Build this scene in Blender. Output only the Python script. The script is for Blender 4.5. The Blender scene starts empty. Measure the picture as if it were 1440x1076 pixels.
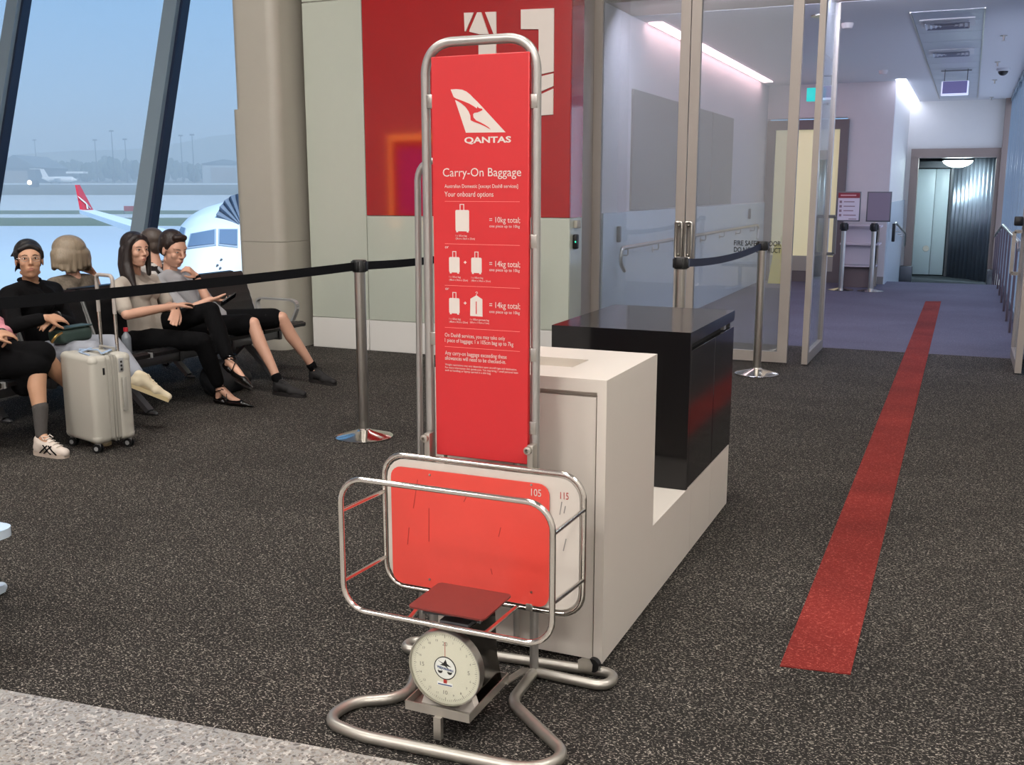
import bpy, bmesh, math, random
import numpy as np
from mathutils import Vector, Matrix
from mathutils.bvhtree import BVHTree

random.seed(7)
SC = bpy.context.scene
COL = SC.collection
PI = math.pi
R = math.radians

# ------------------------------------------------------------------ camera
FOC, CH = 1440.0, 1.5
TH = math.atan((538 - 265) / FOC)
YAW = R(23.7)
cam_d = bpy.data.cameras.new('camera')
cam_d.sensor_fit = 'HORIZONTAL'
cam_d.sensor_width = 36.0
cam_d.lens = 36.0 * FOC / 1440.0
cam_d.clip_end = 3000
cam = bpy.data.objects.new('camera', cam_d)
COL.objects.link(cam)
cam.location = (0, 0, CH)
cam.rotation_euler = (PI / 2 - TH, 0, YAW)
SC.camera = cam

# ------------------------------------------------------------------ exposure and world
SC.view_settings.view_transform = 'Standard'
SC.view_settings.look = 'None'
SC.view_settings.exposure = 0.0
SC.view_settings.gamma = 1.0
SC.view_settings.use_curve_mapping = False
SC.cycles.max_bounces = 10
SC.cycles.diffuse_bounces = 4
SC.cycles.glossy_bounces = 5
SC.cycles.transmission_bounces = 8
SC.cycles.transparent_max_bounces = 16
SC.cycles.volume_bounces = 0
SC.cycles.sample_clamp_indirect = 6.0
SC.cycles.caustics_reflective = False
SC.cycles.caustics_refractive = False

w = bpy.data.worlds.new('hazy_sky')
SC.world = w
w.use_nodes = True
nt = w.node_tree
bg = nt.nodes['Background']
tc = nt.nodes.new('ShaderNodeTexCoord')
sx = nt.nodes.new('ShaderNodeSeparateXYZ')
rmp = nt.nodes.new('ShaderNodeValToRGB')
nt.links.new(tc.outputs['Generated'], sx.inputs[0])
nt.links.new(sx.outputs['Z'], rmp.inputs['Fac'])
rmp.color_ramp.elements[0].position = 0.0
rmp.color_ramp.elements[0].color = (0.34, 0.57, 0.89, 1)
rmp.color_ramp.elements[1].position = 0.35
rmp.color_ramp.elements[1].color = (0.155, 0.40, 0.76, 1)
nt.links.new(rmp.outputs['Color'], bg.inputs['Color'])
bg.inputs['Strength'].default_value = 1.1


def lamp(name, kind, loc, rot, energy, color, size=1.0, size_y=None, spread=None):
    d = bpy.data.lights.new(name, kind)
    d.energy = energy
    d.color = color
    if kind == 'AREA':
        d.shape = 'RECTANGLE' if size_y else 'SQUARE'
        d.size = size
        if size_y:
            d.size_y = size_y
        if spread:
            d.spread = spread
    elif kind == 'SUN':
        d.angle = size
    else:
        d.shadow_soft_size = size
    o = bpy.data.objects.new(name, d)
    o.location = loc
    o.rotation_euler = rot
    COL.objects.link(o)
    return o


# hazy sun over the apron, behind the terminal roof
lamp('sun', 'SUN', (0, 0, 50), (R(50), 0, R(62)), 5.4, (0.78, 0.90, 1.0), size=R(9))
# ceiling lamps of the lounge (warm), plus an added unseen corridor fill (cool)
for lx in (-6.0, -1.6, 2.6):
    for ly in (-5.2, -2.6, 3.2):
        lamp('lounge_ceiling_lamp', 'AREA', (lx, ly, 6.9), (0, 0, 0), 180, (1.0, 0.95, 0.89), 1.6, 0.9)
lamp('corridor_fill_lamp', 'AREA', (-1.3, 9.34, 3.09), (R(38), 0, 0), 105, (0.78, 0.80, 1.0), 3.0, 0.3)

# ------------------------------------------------------------------ measured view geometry (pixel of the photograph -> place)
C0 = np.array([0, 0, CH])
FW = np.array([-math.sin(YAW) * math.cos(TH), math.cos(YAW) * math.cos(TH), -math.sin(TH)])
RT = np.array([math.cos(YAW), math.sin(YAW), 0])
UP = np.cross(RT, FW)
FWH = np.array([-math.sin(YAW), math.cos(YAW), 0])


def ray(x, y):
    return FW * FOC + RT * (x - 720) + UP * (538 - y)


def at_x(x, y, X):
    d = ray(x, y)
    return C0 + d * (X / d[0])


def at_y(x, y, Y):
    d = ray(x, y)
    return C0 + d * (Y / d[1])


def at_z(x, y, z=0.0):
    d = ray(x, y)
    return C0 + d * ((z - CH) / d[2])


def out_at(x, D, z):
    """a place out on the airfield: bearing from the picture column, distance D, height z"""
    p = C0 + (FWH + RT * (x - 720) / 1466.0) * D
    return np.array([p[0], p[1], z])


# ------------------------------------------------------------------ materials
def lin(h):
    h = h.lstrip('#')
    c = [int(h[i:i + 2], 16) / 255 for i in (0, 2, 4)]
    return tuple(x / 12.92 if x <= 0.04045 else ((x + 0.055) / 1.055) ** 2.4 for x in c)


MATS = {}


def mat(name, hexcol, rough=0.5, metal=0.0, coat=0.0, var=0.0, vscale=8.0, bump=0.0, bscale=60.0, spec=0.5, emit=None, estr=0.0, sheen=0.0):
    if name in MATS:
        return MATS[name]
    m = bpy.data.materials.new(name)
    m.use_nodes = True
    t = m.node_tree
    b = t.nodes['Principled BSDF']
    c = lin(hexcol) if isinstance(hexcol, str) else hexcol
    b.inputs['Base Color'].default_value = (*c, 1)
    b.inputs['Roughness'].default_value = rough
    b.inputs['Metallic'].default_value = metal
    b.inputs['Coat Weight'].default_value = coat
    b.inputs['Coat Roughness'].default_value = 0.05
    b.inputs['Specular IOR Level'].default_value = spec
    if sheen:
        b.inputs['Sheen Weight'].default_value = sheen
    if emit:
        b.inputs['Emission Color'].default_value = (*lin(emit), 1)
        b.inputs['Emission Strength'].default_value = estr
    co = t.nodes.new('ShaderNodeTexCoord')
    if var:
        n = t.nodes.new('ShaderNodeTexNoise')
        n.inputs['Scale'].default_value = vscale
        n.inputs['Detail'].default_value = 4
        t.links.new(co.outputs['Object'], n.inputs['Vector'])
        mx = t.nodes.new('ShaderNodeMix')
        mx.data_type = 'RGBA'
        mx.inputs[6].default_value = (*[max(0, x * (1 - var)) for x in c], 1)
        mx.inputs[7].default_value = (*[min(1, x * (1 + var)) for x in c], 1)
        t.links.new(n.outputs['Fac'], mx.inputs[0])
        t.links.new(mx.outputs[2], b.inputs['Base Color'])
    if bump:
        n2 = t.nodes.new('ShaderNodeTexNoise')
        n2.inputs['Scale'].default_value = bscale
        n2.inputs['Detail'].default_value = 3
        t.links.new(co.outputs['Object'], n2.inputs['Vector'])
        bp = t.nodes.new('ShaderNodeBump')
        bp.inputs['Strength'].default_value = bump
        bp.inputs['Distance'].default_value = 0.01
        t.links.new(n2.outputs['Fac'], bp.inputs['Height'])
        t.links.new(bp.outputs['Normal'], b.inputs['Normal'])
    MATS[name] = m
    return m


def glass(name, tint, rough=0.0, refl=1.0, veil=0.0):
    if name in MATS:
        return MATS[name]
    m = bpy.data.materials.new(name)
    m.use_nodes = True
    t = m.node_tree
    t.nodes.clear()
    o = t.nodes.new('ShaderNodeOutputMaterial')
    mx = t.nodes.new('ShaderNodeMixShader')
    tr = t.nodes.new('ShaderNodeBsdfTransparent')
    gl = t.nodes.new('ShaderNodeBsdfGlossy')
    lw = t.nodes.new('ShaderNodeLayerWeight')
    lw.inputs['Blend'].default_value = 0.5
    pw = t.nodes.new('ShaderNodeMath')
    pw.operation = 'POWER'
    pw.inputs[1].default_value = 5.0
    mu = t.nodes.new('ShaderNodeMath')
    mu.operation = 'MULTIPLY_ADD'
    mu.inputs[1].default_value = 0.9
    mu.inputs[2].default_value = 0.04 * refl
    tr.inputs['Color'].default_value = (*tint, 1)
    gl.inputs['Roughness'].default_value = rough
    gl.inputs['Color'].default_value = (0.95, 0.97, 1, 1)
    t.links.new(lw.outputs['Facing'], pw.inputs[0])
    t.links.new(pw.outputs[0], mu.inputs[0])
    t.links.new(mu.outputs[0], mx.inputs[0])
    t.links.new(tr.outputs[0], mx.inputs[1])
    t.links.new(gl.outputs[0], mx.inputs[2])
    if veil:  # even pale diffuse share mixed over the pane
        df_ = t.nodes.new('ShaderNodeBsdfDiffuse')
        df_.inputs['Color'].default_value = (0.8, 0.82, 0.84, 1)
        m2 = t.nodes.new('ShaderNodeMixShader')
        m2.inputs[0].default_value = veil
        t.links.new(mx.outputs[0], m2.inputs[1])
        t.links.new(df_.outputs[0], m2.inputs[2])
        t.links.new(m2.outputs[0], o.inputs['Surface'])
    else:
        t.links.new(mx.outputs[0], o.inputs['Surface'])
    MATS[name] = m
    return m


def frosted(name, tint):
    m = bpy.data.materials.new(name)
    m.use_nodes = True
    t = m.node_tree
    t.nodes.clear()
    o = t.nodes.new('ShaderNodeOutputMaterial')
    mx = t.nodes.new('ShaderNodeMixShader')
    tl = t.nodes.new('ShaderNodeBsdfTranslucent')
    gl = t.nodes.new('ShaderNodeBsdfGlossy')
    tl.inputs['Color'].default_value = (*tint, 1)
    gl.inputs['Roughness'].default_value = 0.1
    mx.inputs[0].default_value = 0.12
    t.links.new(tl.outputs[0], mx.inputs[1])
    t.links.new(gl.outputs[0], mx.inputs[2])
    t.links.new(mx.outputs[0], o.inputs['Surface'])
    MATS[name] = m
    return m


def carpet(name, base, speck, sc=1.0, wear=0.35):
    m = bpy.data.materials.new(name)
    m.use_nodes = True
    t = m.node_tree
    b = t.nodes['Principled BSDF']
    b.inputs['Roughness'].default_value = 0.9
    b.inputs['Specular IOR Level'].default_value = 0.2
    co = t.nodes.new('ShaderNodeTexCoord')
    mp = t.nodes.new('ShaderNodeMapping')
    mp.inputs['Scale'].default_value = (0.62, 1.0, 1.0)
    t.links.new(co.outputs['Object'], mp.inputs['Vector'])

    def noise(scale, detail=0.0, dist=0.0, src=mp):
        n = t.nodes.new('ShaderNodeTexNoise')
        n.inputs['Scale'].default_value = scale * sc
        n.inputs['Detail'].default_value = detail
        n.inputs['Distortion'].default_value = dist
        t.links.new(src.outputs[0], n.inputs['Vector'])
        return n.outputs['Fac']

    def math_(op, a, bb, c=None):
        n = t.nodes.new('ShaderNodeMath')
        n.operation = op
        for i, v in enumerate((a, bb, c)):
            if v is None:
                continue
            if isinstance(v, (int, float)):
                n.inputs[i].default_value = v
            else:
                t.links.new(v, n.inputs[i])
        return n.outputs[0]

    def ramp(v, lo, hi):
        n = t.nodes.new('ShaderNodeMapRange')
        n.inputs['From Min'].default_value = lo
        n.inputs['From Max'].default_value = hi
        t.links.new(v, n.inputs['Value'])
        return n.outputs[0]
    n1 = noise(75, 0, 0.6)
    band = ramp(math_('ABSOLUTE', math_('SUBTRACT', n1, 0.5), 0), 0.065, 0.028)
    msk = ramp(noise(105, 1), 0.475, 0.54)
    tone = ramp(noise(160, 0), 0.3, 0.7)
    strokes = math_('MULTIPLY', math_('MULTIPLY', band, msk), math_('MULTIPLY_ADD', tone, 0.75, 0.35))
    big = ramp(noise(1.1, 4, 0.4), 0.3, 0.7)
    mx = t.nodes.new('ShaderNodeMix')
    mx.data_type = 'RGBA'
    mx.inputs[6].default_value = (*base, 1)
    mx.inputs[7].default_value = (*speck, 1)
    t.links.new(strokes, mx.inputs[0])
    mul = t.nodes.new('ShaderNodeMix')
    mul.data_type = 'RGBA'
    mul.blend_type = 'MULTIPLY'
    mul.inputs[0].default_value = 1.0
    t.links.new(mx.outputs[2], mul.inputs[6])
    g = math_('MULTIPLY_ADD', big, wear, 1.0 - wear * 0.5)
    cb = t.nodes.new('ShaderNodeCombineColor')
    for i in range(3):
        t.links.new(g, cb.inputs[i])
    t.links.new(cb.outputs[0], mul.inputs[7])
    t.links.new(mul.outputs[2], b.inputs['Base Color'])
    bp = t.nodes.new('ShaderNodeBump')
    bp.inputs['Strength'].default_value = 0.4
    bp.inputs['Distance'].default_value = 0.004
    t.links.new(noise(180, 1), bp.inputs['Height'])
    t.links.new(bp.outputs['Normal'], b.inputs['Normal'])
    MATS[name] = m
    return m


def terrazzo(name):
    m = bpy.data.materials.new(name)
    m.use_nodes = True
    t = m.node_tree
    b = t.nodes['Principled BSDF']
    b.inputs['Roughness'].default_value = 0.32
    co = t.nodes.new('ShaderNodeTexCoord')
    prev = None
    base = (0.29, 0.285, 0.27, 1)
    for sc_, lo, hi, colr in ((70, 0.80, 0.86, (0.46, 0.44, 0.41, 1)), (110, 0.84, 0.88, (0.10, 0.09, 0.085, 1)), (180, 0.80, 0.84, (0.24, 0.21, 0.18, 1))):
        v = t.nodes.new('ShaderNodeTexVoronoi')
        v.inputs['Scale'].default_value = sc_
        t.links.new(co.outputs['Object'], v.inputs['Vector'])
        s = t.nodes.new('ShaderNodeSeparateColor')
        t.links.new(v.outputs['Color'], s.inputs[0])
        mr = t.nodes.new('ShaderNodeMapRange')
        mr.inputs['From Min'].default_value = lo - 0.12
        mr.inputs['From Max'].default_value = hi
        t.links.new(s.outputs[0], mr.inputs['Value'])
        mx = t.nodes.new('ShaderNodeMix')
        mx.data_type = 'RGBA'
        t.links.new(mr.outputs[0], mx.inputs[0])
        if prev is None:
            mx.inputs[6].default_value = base
        else:
            t.links.new(prev, mx.inputs[6])
        mx.inputs[7].default_value = colr
        prev = mx.outputs[2]
    t.links.new(prev, b.inputs['Base Color'])
    MATS[name] = m
    return m


def scale_colour(name, hexcol):
    return mat(name, hexcol)


M = dict(
    carpet=carpet('speckled_carpet', (0.0145, 0.0128, 0.0115), (0.37, 0.335, 0.29), 1.55),
    stripe=carpet('red_carpet', (0.17, 0.018, 0.014), (0.40, 0.09, 0.07), 1.55, 0.5),
    cool_lit_carpet=carpet('cool_lit_carpet', (0.105, 0.103, 0.145), (0.20, 0.195, 0.26), 1.0, 0.25),  # paler, bluer copy of the lounge carpet: cool corridor light put into colour
    terrazzo=terrazzo('terrazzo'),
    red=mat('sign_red', '#c8282d', 0.42, var=0.03),
    red_basket=mat('basket_red', '#e44d43', 0.30, var=0.10, vscale=7),
    red_glass=mat('red_wall_glass', '#a01c1e', 0.06, coat=1.0, var=0.04, vscale=2),
    white_glass=mat('white_wall_glass', '#b9bfb3', 0.14, coat=0.6, var=0.02),
    white_paint=mat('white_paint', '#dcdad6', 0.6, var=0.02),
    cream=mat('cream_cladding', '#aca89d', 0.35, var=0.03),
    grey_wall=mat('grey_wall', '#d0cacb', 0.6, var=0.03),
    taupe=mat('taupe_wall', '#8b8682', 0.5, var=0.03),
    dado=mat('pale_blue_dado', '#ccd8e2', 0.25, var=0.02),
    white=mat('white_laminate', '#d6cfc6', 0.38, var=0.015),
    white_print=mat('white_print', '#dad1ca', 0.5),
    pink_line=mat('pale_line', '#ee8f88', 0.5),
    black=mat('black_laminate', '#0d0d10', 0.09, var=0.1),
    black_plastic=mat('black_plastic', '#0b0c0e', 0.4),
    dark_gap=mat('dark_gap', '#050505', 0.8),
    chrome=mat('polished_steel', '#d6d2cb', 0.12, 1.0, var=0.02),
    steel=mat('brushed_steel', '#b9b6b0', 0.30, 1.0, var=0.06, vscale=20),
    tube=mat('satin_tube', '#b4b2af', 0.38, 0.85, var=0.06, vscale=14),
    galv=mat('galvanised_steel', '#b2aea6', 0.42, 0.9, var=0.12, vscale=25),
    frame=mat('door_frame_grey', '#a39c96', 0.40, 0.35, var=0.02),
    mull=mat('mullion_grey', '#7d8f9c', 0.4, 0.1, var=0.03),
    mull_dark=mat('mullion_gasket', '#14223c', 0.4),
    belt=mat('belt_webbing', '#07080c', 0.75, bump=0.2, bscale=300, spec=0.2),
    belt_navy=mat('navy_belt_webbing', '#18213a', 0.7, bump=0.2, bscale=300),
    leather=mat('black_leather', '#0c0d10', 0.42, var=0.1, bump=0.15, bscale=90),
    alu=mat('cast_aluminium', '#b4b5b5', 0.38, 0.5, var=0.05),
    alu_dark=mat('dark_seat_beam', '#66686c', 0.45, 0.6, var=0.05),
    win=glass('window_glass', (0.97, 0.985, 1.0)),
    doorglass=glass('door_glass', (0.76, 0.79, 0.81), 0.0, 1.6, 0.09),
    sideglass=frosted('side_glass', (0.92, 0.87, 1.0)),
    dialglass=glass('dial_glass', (0.96, 0.97, 0.95)),
    dial=mat('dial_face', '#dedccb', 0.5),
    print_dark=mat('dark_print', '#858278', 0.6),
    print_black=mat('black_print', '#101010', 0.6),
    print_blue=mat('blue_print', '#23427c', 0.6),
    print_red=mat('red_print', '#b5302a', 0.6),
    plate=mat('red_plate', '#6f2b26', 0.42, 0.1, var=0.14, vscale=12),
    ceil=mat('ceiling_white', '#cfd0d4', 0.7, var=0.01),
    ceil_panel=mat('ceiling_metal', '#b9bec8', 0.4, 0.3, var=0.02),
    bronze=mat('portal_bronze', '#8d7f78', 0.4, 0.5, var=0.03),
)


# ------------------------------------------------------------------ mesh helpers
class MB:
    def __init__(s):
        s.v, s.f, s.sm = [], [], []

    def add(s, vs, fs, smooth=False):
        n = len(s.v)
        s.v.extend([tuple(map(float, p)) for p in vs])
        s.f.extend([tuple(i + n for i in q) for q in fs])
        s.sm.extend([smooth] * len(fs))
        return s

    def box(s, lo, hi, bev=0.0, seg=2):
        lo, hi = np.minimum(lo, hi), np.maximum(lo, hi)
        if bev <= 0:
            x0, y0, z0 = lo
            x1, y1, z1 = hi
            vs = [(x0, y0, z0), (x1, y0, z0), (x1, y1, z0), (x0, y1, z0), (x0, y0, z1), (x1, y0, z1), (x1, y1, z1), (x0, y1, z1)]
            return s.add(vs, [(0, 3, 2, 1), (4, 5, 6, 7), (0, 1, 5, 4), (1, 2, 6, 5), (2, 3, 7, 6), (3, 0, 4, 7)])
        bm = bmesh.new()
        bmesh.ops.create_cube(bm, size=1.0)
        d = hi - lo
        c = (hi + lo) / 2
        for v in bm.verts:
            v.co = Vector((v.co.x * d[0] + c[0], v.co.y * d[1] + c[1], v.co.z * d[2] + c[2]))
        bmesh.ops.bevel(bm, geom=list(bm.edges), offset=min(bev, 0.49 * min(d)), segments=seg, affect='EDGES', profile=0.5)
        s.bm(bm, seg > 1)
        return s

    def bm(s, bm, smooth=False):
        bm.verts.index_update()
        s.add([v.co[:] for v in bm.verts], [[v.index for v in f.verts] for f in bm.faces], smooth)
        bm.free()
        return s

    def hexa(s, pts):
        """eight corners: bottom four, then top four, both the same way round"""
        return s.add(pts, [(0, 3, 2, 1), (4, 5, 6, 7), (0, 1, 5, 4), (1, 2, 6, 5), (2, 3, 7, 6), (3, 0, 4, 7)])

    def bar(s, a, b, wid, thk, up=(0, 0, 1)):
        a, b = np.array(a, float), np.array(b, float)
        d = b - a
        d /= np.linalg.norm(d)
        u = np.array(up, float)
        u = u - d * (u @ d)
        if np.linalg.norm(u) < 1e-6:
            u = np.array([1.0, 0, 0]) - d * d[0]
        u /= np.linalg.norm(u)
        l = np.cross(u, d)
        p = []
        for e in (a, b):
            for sx_, sy_ in ((-1, -1), (1, -1), (1, 1), (-1, 1)):
                p.append(e + l * sx_ * wid / 2 + u * sy_ * thk / 2)
        return s.hexa(p)

    def tube(s, path, r, closed=False, n=12, cap=True):
        P = [np.array(p, float) for p in path]
        m = len(P)
        rr = r if hasattr(r, '__len__') else [r] * m
        T = []
        for i in range(m):
            a = P[(i - 1) % m] if (closed or i > 0) else P[i]
            b = P[(i + 1) % m] if (closed or i < m - 1) else P[i]
            t = b - a
            T.append(t / (np.linalg.norm(t) + 1e-12))
        u = np.cross(T[0], (0, 0, 1))
        if np.linalg.norm(u) < 1e-3:
            u = np.cross(T[0], (1, 0, 0))
        u /= np.linalg.norm(u)
        vs = []
        for i in range(m):
            u = u - T[i] * (u @ T[i])
            u /= np.linalg.norm(u)
            w_ = np.cross(T[i], u)
            for k in range(n):
                a = 2 * PI * k / n
                vs.append(P[i] + (u * math.cos(a) + w_ * math.sin(a)) * rr[i])
        fs = []
        for i in range(m if closed else m - 1):
            j = (i + 1) % m
            off = 0
            if closed and j == 0:  # untwist the seam
                best = min(range(n), key=lambda o: np.linalg.norm(vs[i * n] - vs[o]))
                off = best
            for k in range(n):
                k2 = (k + 1) % n
                fs.append((i * n + k, i * n + k2, j * n + (k2 + off) % n, j * n + (k + off) % n))
        s.add(vs, fs, True)
        if cap and not closed:
            n0 = len(s.v) - len(vs)
            s.f.append(tuple(n0 + k for k in range(n))[::-1])
            s.f.append(tuple(n0 + (m - 1) * n + k for k in range(n)))
            s.sm += [False, False]
        return s

    def lathe(s, prof, c=(0, 0, 0), n=32, axis=(0, 0, 1), ends=True):
        """prof: (radius, height) pairs, turned round axis through c"""
        ax = np.array(axis, float)
        ax /= np.linalg.norm(ax)
        u = np.cross(ax, (0, 1, 0))
        if np.linalg.norm(u) < 1e-3:
            u = np.cross(ax, (1, 0, 0))
        u /= np.linalg.norm(u)
        w_ = np.cross(ax, u)
        c = np.array(c, float)
        vs = [c + ax * h + (u * math.cos(2 * PI * k / n) + w_ * math.sin(2 * PI * k / n)) * r for r, h in prof for k in range(n)]
        fs = [(i * n + k, i * n + (k + 1) % n, (i + 1) * n + (k + 1) % n, (i + 1) * n + k) for i in range(len(prof) - 1) for k in range(n)]
        s.add(vs, fs, True)
        n0 = len(s.v) - len(vs)
        if ends and prof[0][0] > 1e-5:
            s.f.append(tuple(n0 + k for k in range(n))[::-1])
            s.sm.append(False)
        if ends and prof[-1][0] > 1e-5:
            s.f.append(tuple(n0 + (len(prof) - 1) * n + k for k in range(n)))
            s.sm.append(False)
        return s

    def prism(s, poly, o, ux, uy, depth):
        """polygon in the plane (o, ux, uy), given thickness along ux x uy"""
        o, ux, uy = np.array(o, float), np.array(ux, float), np.array(uy, float)
        nz = np.cross(ux, uy)
        nz /= np.linalg.norm(nz)
        n = len(poly)
        vs = [o + ux * a + uy * b for a, b in poly] + [o + ux * a + uy * b + nz * depth for a, b in poly]
        return s.add(vs, [tuple(range(n))[::-1], tuple(range(n, 2 * n))] + [(i, (i + 1) % n, n + (i + 1) % n, n + i) for i in range(n)])

    def ell(s, c, rad, n=20, m=12, rot=None):
        c = np.array(c, float)
        Rm = np.array(rot) if rot is not None else np.eye(3)
        vs = [c + Rm @ np.array([0, 0, -rad[2]])]
        for j in range(1, m):
            a = -PI / 2 + PI * j / m
            for k in range(n):
                b = 2 * PI * k / n
                vs.append(c + Rm @ np.array([rad[0] * math.cos(a) * math.cos(b), rad[1] * math.cos(a) * math.sin(b), rad[2] * math.sin(a)]))
        vs.append(c + Rm @ np.array([0, 0, rad[2]]))
        fs = [(0, 1 + (k + 1) % n, 1 + k) for k in range(n)]
        for j in range(m - 2):
            for k in range(n):
                fs.append((1 + j * n + k, 1 + j * n + (k + 1) % n, 1 + (j + 1) * n + (k + 1) % n, 1 + (j + 1) * n + k))
        t = len(vs) - 1
        fs += [(t, 1 + (m - 2) * n + k, 1 + (m - 2) * n + (k + 1) % n) for k in range(n)]
        return s.add(vs, fs, True)

    def cap(s, a, b, r0, r1, n=14, m=5):
        """tapered limb with round ends"""
        a, b = np.array(a, float), np.array(b, float)
        d = b - a
        L = np.linalg.norm(d)
        d = d / L if L > 1e-9 else np.array([0, 0, 1.0])
        prof = [(r0 * math.sin(t), -r0 * math.cos(t)) for t in np.linspace(0.001, PI / 2, m)]
        prof += [(r1 * math.cos(t), L + r1 * math.sin(t)) for t in np.linspace(0, PI / 2 - 0.001, m)]
        return s.lathe(prof, a, n, d)

    def chain(s, pts, rs):
        for i in range(len(pts) - 1):
            s.cap(pts[i], pts[i + 1], rs[i], rs[i + 1])
        return s

    def mesh(s, name, origin=None):
        me = bpy.data.meshes.new(name)
        o = np.array(origin if origin is not None else (0, 0, 0), float)
        me.from_pydata([tuple(np.array(p) - o) for p in s.v], [], s.f)
        me.polygons.foreach_set('use_smooth', s.sm)
        if not getattr(s, 'keep', False):
            bm = bmesh.new()
            bm.from_mesh(me)
            bmesh.ops.recalc_face_normals(bm, faces=bm.faces)
            bm.to_mesh(me)
            bm.free()
        if not getattr(s, 'keep', False):
            me.set_sharp_from_angle(angle=R(38))
        me.validate()
        me.update()
        return me


def world_loc(o):
    p = np.array(o.location[:])
    while o.parent:
        o = o.parent
        p = p + np.array(o.location[:])
    return p


def put(name, mb, m, parent=None, label=None, sharp=True):
    """link a mesh given in world coordinates as ONE object"""
    org = world_loc(parent) if parent else None
    me = mb.mesh(name, org) if isinstance(mb, MB) else mb
    if m:
        me.materials.append(m)
    o = bpy.data.objects.new(name, me)
    COL.objects.link(o)
    if parent:
        o.parent = parent
    if label:
        o['label'] = label
    return o


def puts(name, mbs, m, parent, label=None):
    for mb in mbs:
        put(name, mb, m, parent, label)


def tag(o, label, cat, group=None, kind=None):
    o['label'] = label
    o['category'] = cat
    if group:
        o['group'] = group
    if kind:
        o['kind'] = kind
    return o


def thing(name, label, cat, loc=(0, 0, 0), group=None):
    o = bpy.data.objects.new(name, None)
    o.empty_display_size = 0.1
    COL.objects.link(o)
    o.location = tuple(map(float, loc))
    return tag(o, label, cat, group)


def struct(name, mb, m, parent=None):
    o = put(name, mb, m, parent)
    if not parent:
        o['kind'] = 'structure'
    return o


def dup(root, loc, label=None, group=None):
    r = root.copy()
    COL.objects.link(r)
    r.location = tuple(map(float, loc))
    if label:
        r['label'] = label
    if group:
        r['group'] = group

    def rec(src, dst):
        for ch in list(src.children):
            c = ch.copy()
            COL.objects.link(c)
            c.parent = dst
            rec(ch, c)
    rec(root, r)
    return r


def fillet(pts, r, closed=False, n=6):
    """round the corners of a polyline"""
    P = [np.array(p, float) for p in pts]
    m = len(P)
    rr = r if hasattr(r, '__len__') else [r] * m
    o = []
    for i in range(m):
        if not closed and i in (0, m - 1):
            o.append(P[i])
            continue
        a, b, c = P[(i - 1) % m], P[i], P[(i + 1) % m]
        u, v = a - b, c - b
        lu, lv = np.linalg.norm(u), np.linalg.norm(v)
        u, v = u / lu, v / lv
        ang = math.acos(max(-1, min(1, u @ v)))
        if ang > PI - 0.02:
            o.append(b)
            continue
        t = min(rr[i] / math.tan(ang / 2), 0.49 * lu, 0.49 * lv)
        p0, p1 = b + u * t, b + v * t
        for k in range(n + 1):
            s_ = k / n
            o.append((1 - s_) ** 2 * p0 * 1 + 2 * s_ * (1 - s_) * (b * 0.86 + (p0 + p1) / 2 * 0.14) + s_ ** 2 * p1)
    return o


def rrect(x0, y0, x1, y1, r, n=5):
    o = []
    for cx, cy, a0 in ((x1 - r, y0 + r, -90), (x1 - r, y1 - r, 0), (x0 + r, y1 - r, 90), (x0 + r, y0 + r, 180)):
        for k in range(n + 1):
            a = R(a0 + 90 * k / n)
            o.append((cx + r * math.cos(a), cy + r * math.sin(a)))
    return o


def text_mb(body, o, ux, uy, width=None, height=None, align='LEFT', depth=0.0008, mb=None, bold=0.0):
    """lettering laid in the plane (o, ux, uy); ux, uy are unit vectors"""
    cu = bpy.data.curves.new('lettering', 'FONT')
    cu.body = body
    cu.size = 1.0
    cu.offset = bold
    cu.resolution_u = 3
    ob = bpy.data.objects.new('lettering', cu)
    COL.objects.link(ob)
    dg = bpy.context.evaluated_depsgraph_get()
    me = bpy.data.meshes.new_from_object(ob.evaluated_get(dg))
    bpy.data.objects.remove(ob)
    bpy.data.curves.remove(cu)
    P = np.array([v.co[:2] for v in me.vertices])
    fs = [tuple(p.vertices) for p in me.polygons]
    bpy.data.meshes.remove(me)
    cap_h = 0.69
    x0, x1 = P[:, 0].min(), P[:, 0].max()
    sy_ = (height / cap_h) if height else None
    sx_ = (width / (x1 - x0)) if width else None
    if sx_ is None:
        sx_ = sy_
    if sy_ is None:
        sy_ = sx_
    dx = {'LEFT': -x0, 'CENTER': -(x0 + x1) / 2, 'RIGHT': -x1}[align]
    o, ux, uy = np.array(o, float), np.array(ux, float), np.array(uy, float)
    nz = np.cross(ux, uy)
    mb = mb or MB()
    mb.add([o + ux * (p[0] + dx) * sx_ + uy * p[1] * sy_ + nz * depth for p in P], fs)
    return mb


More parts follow.
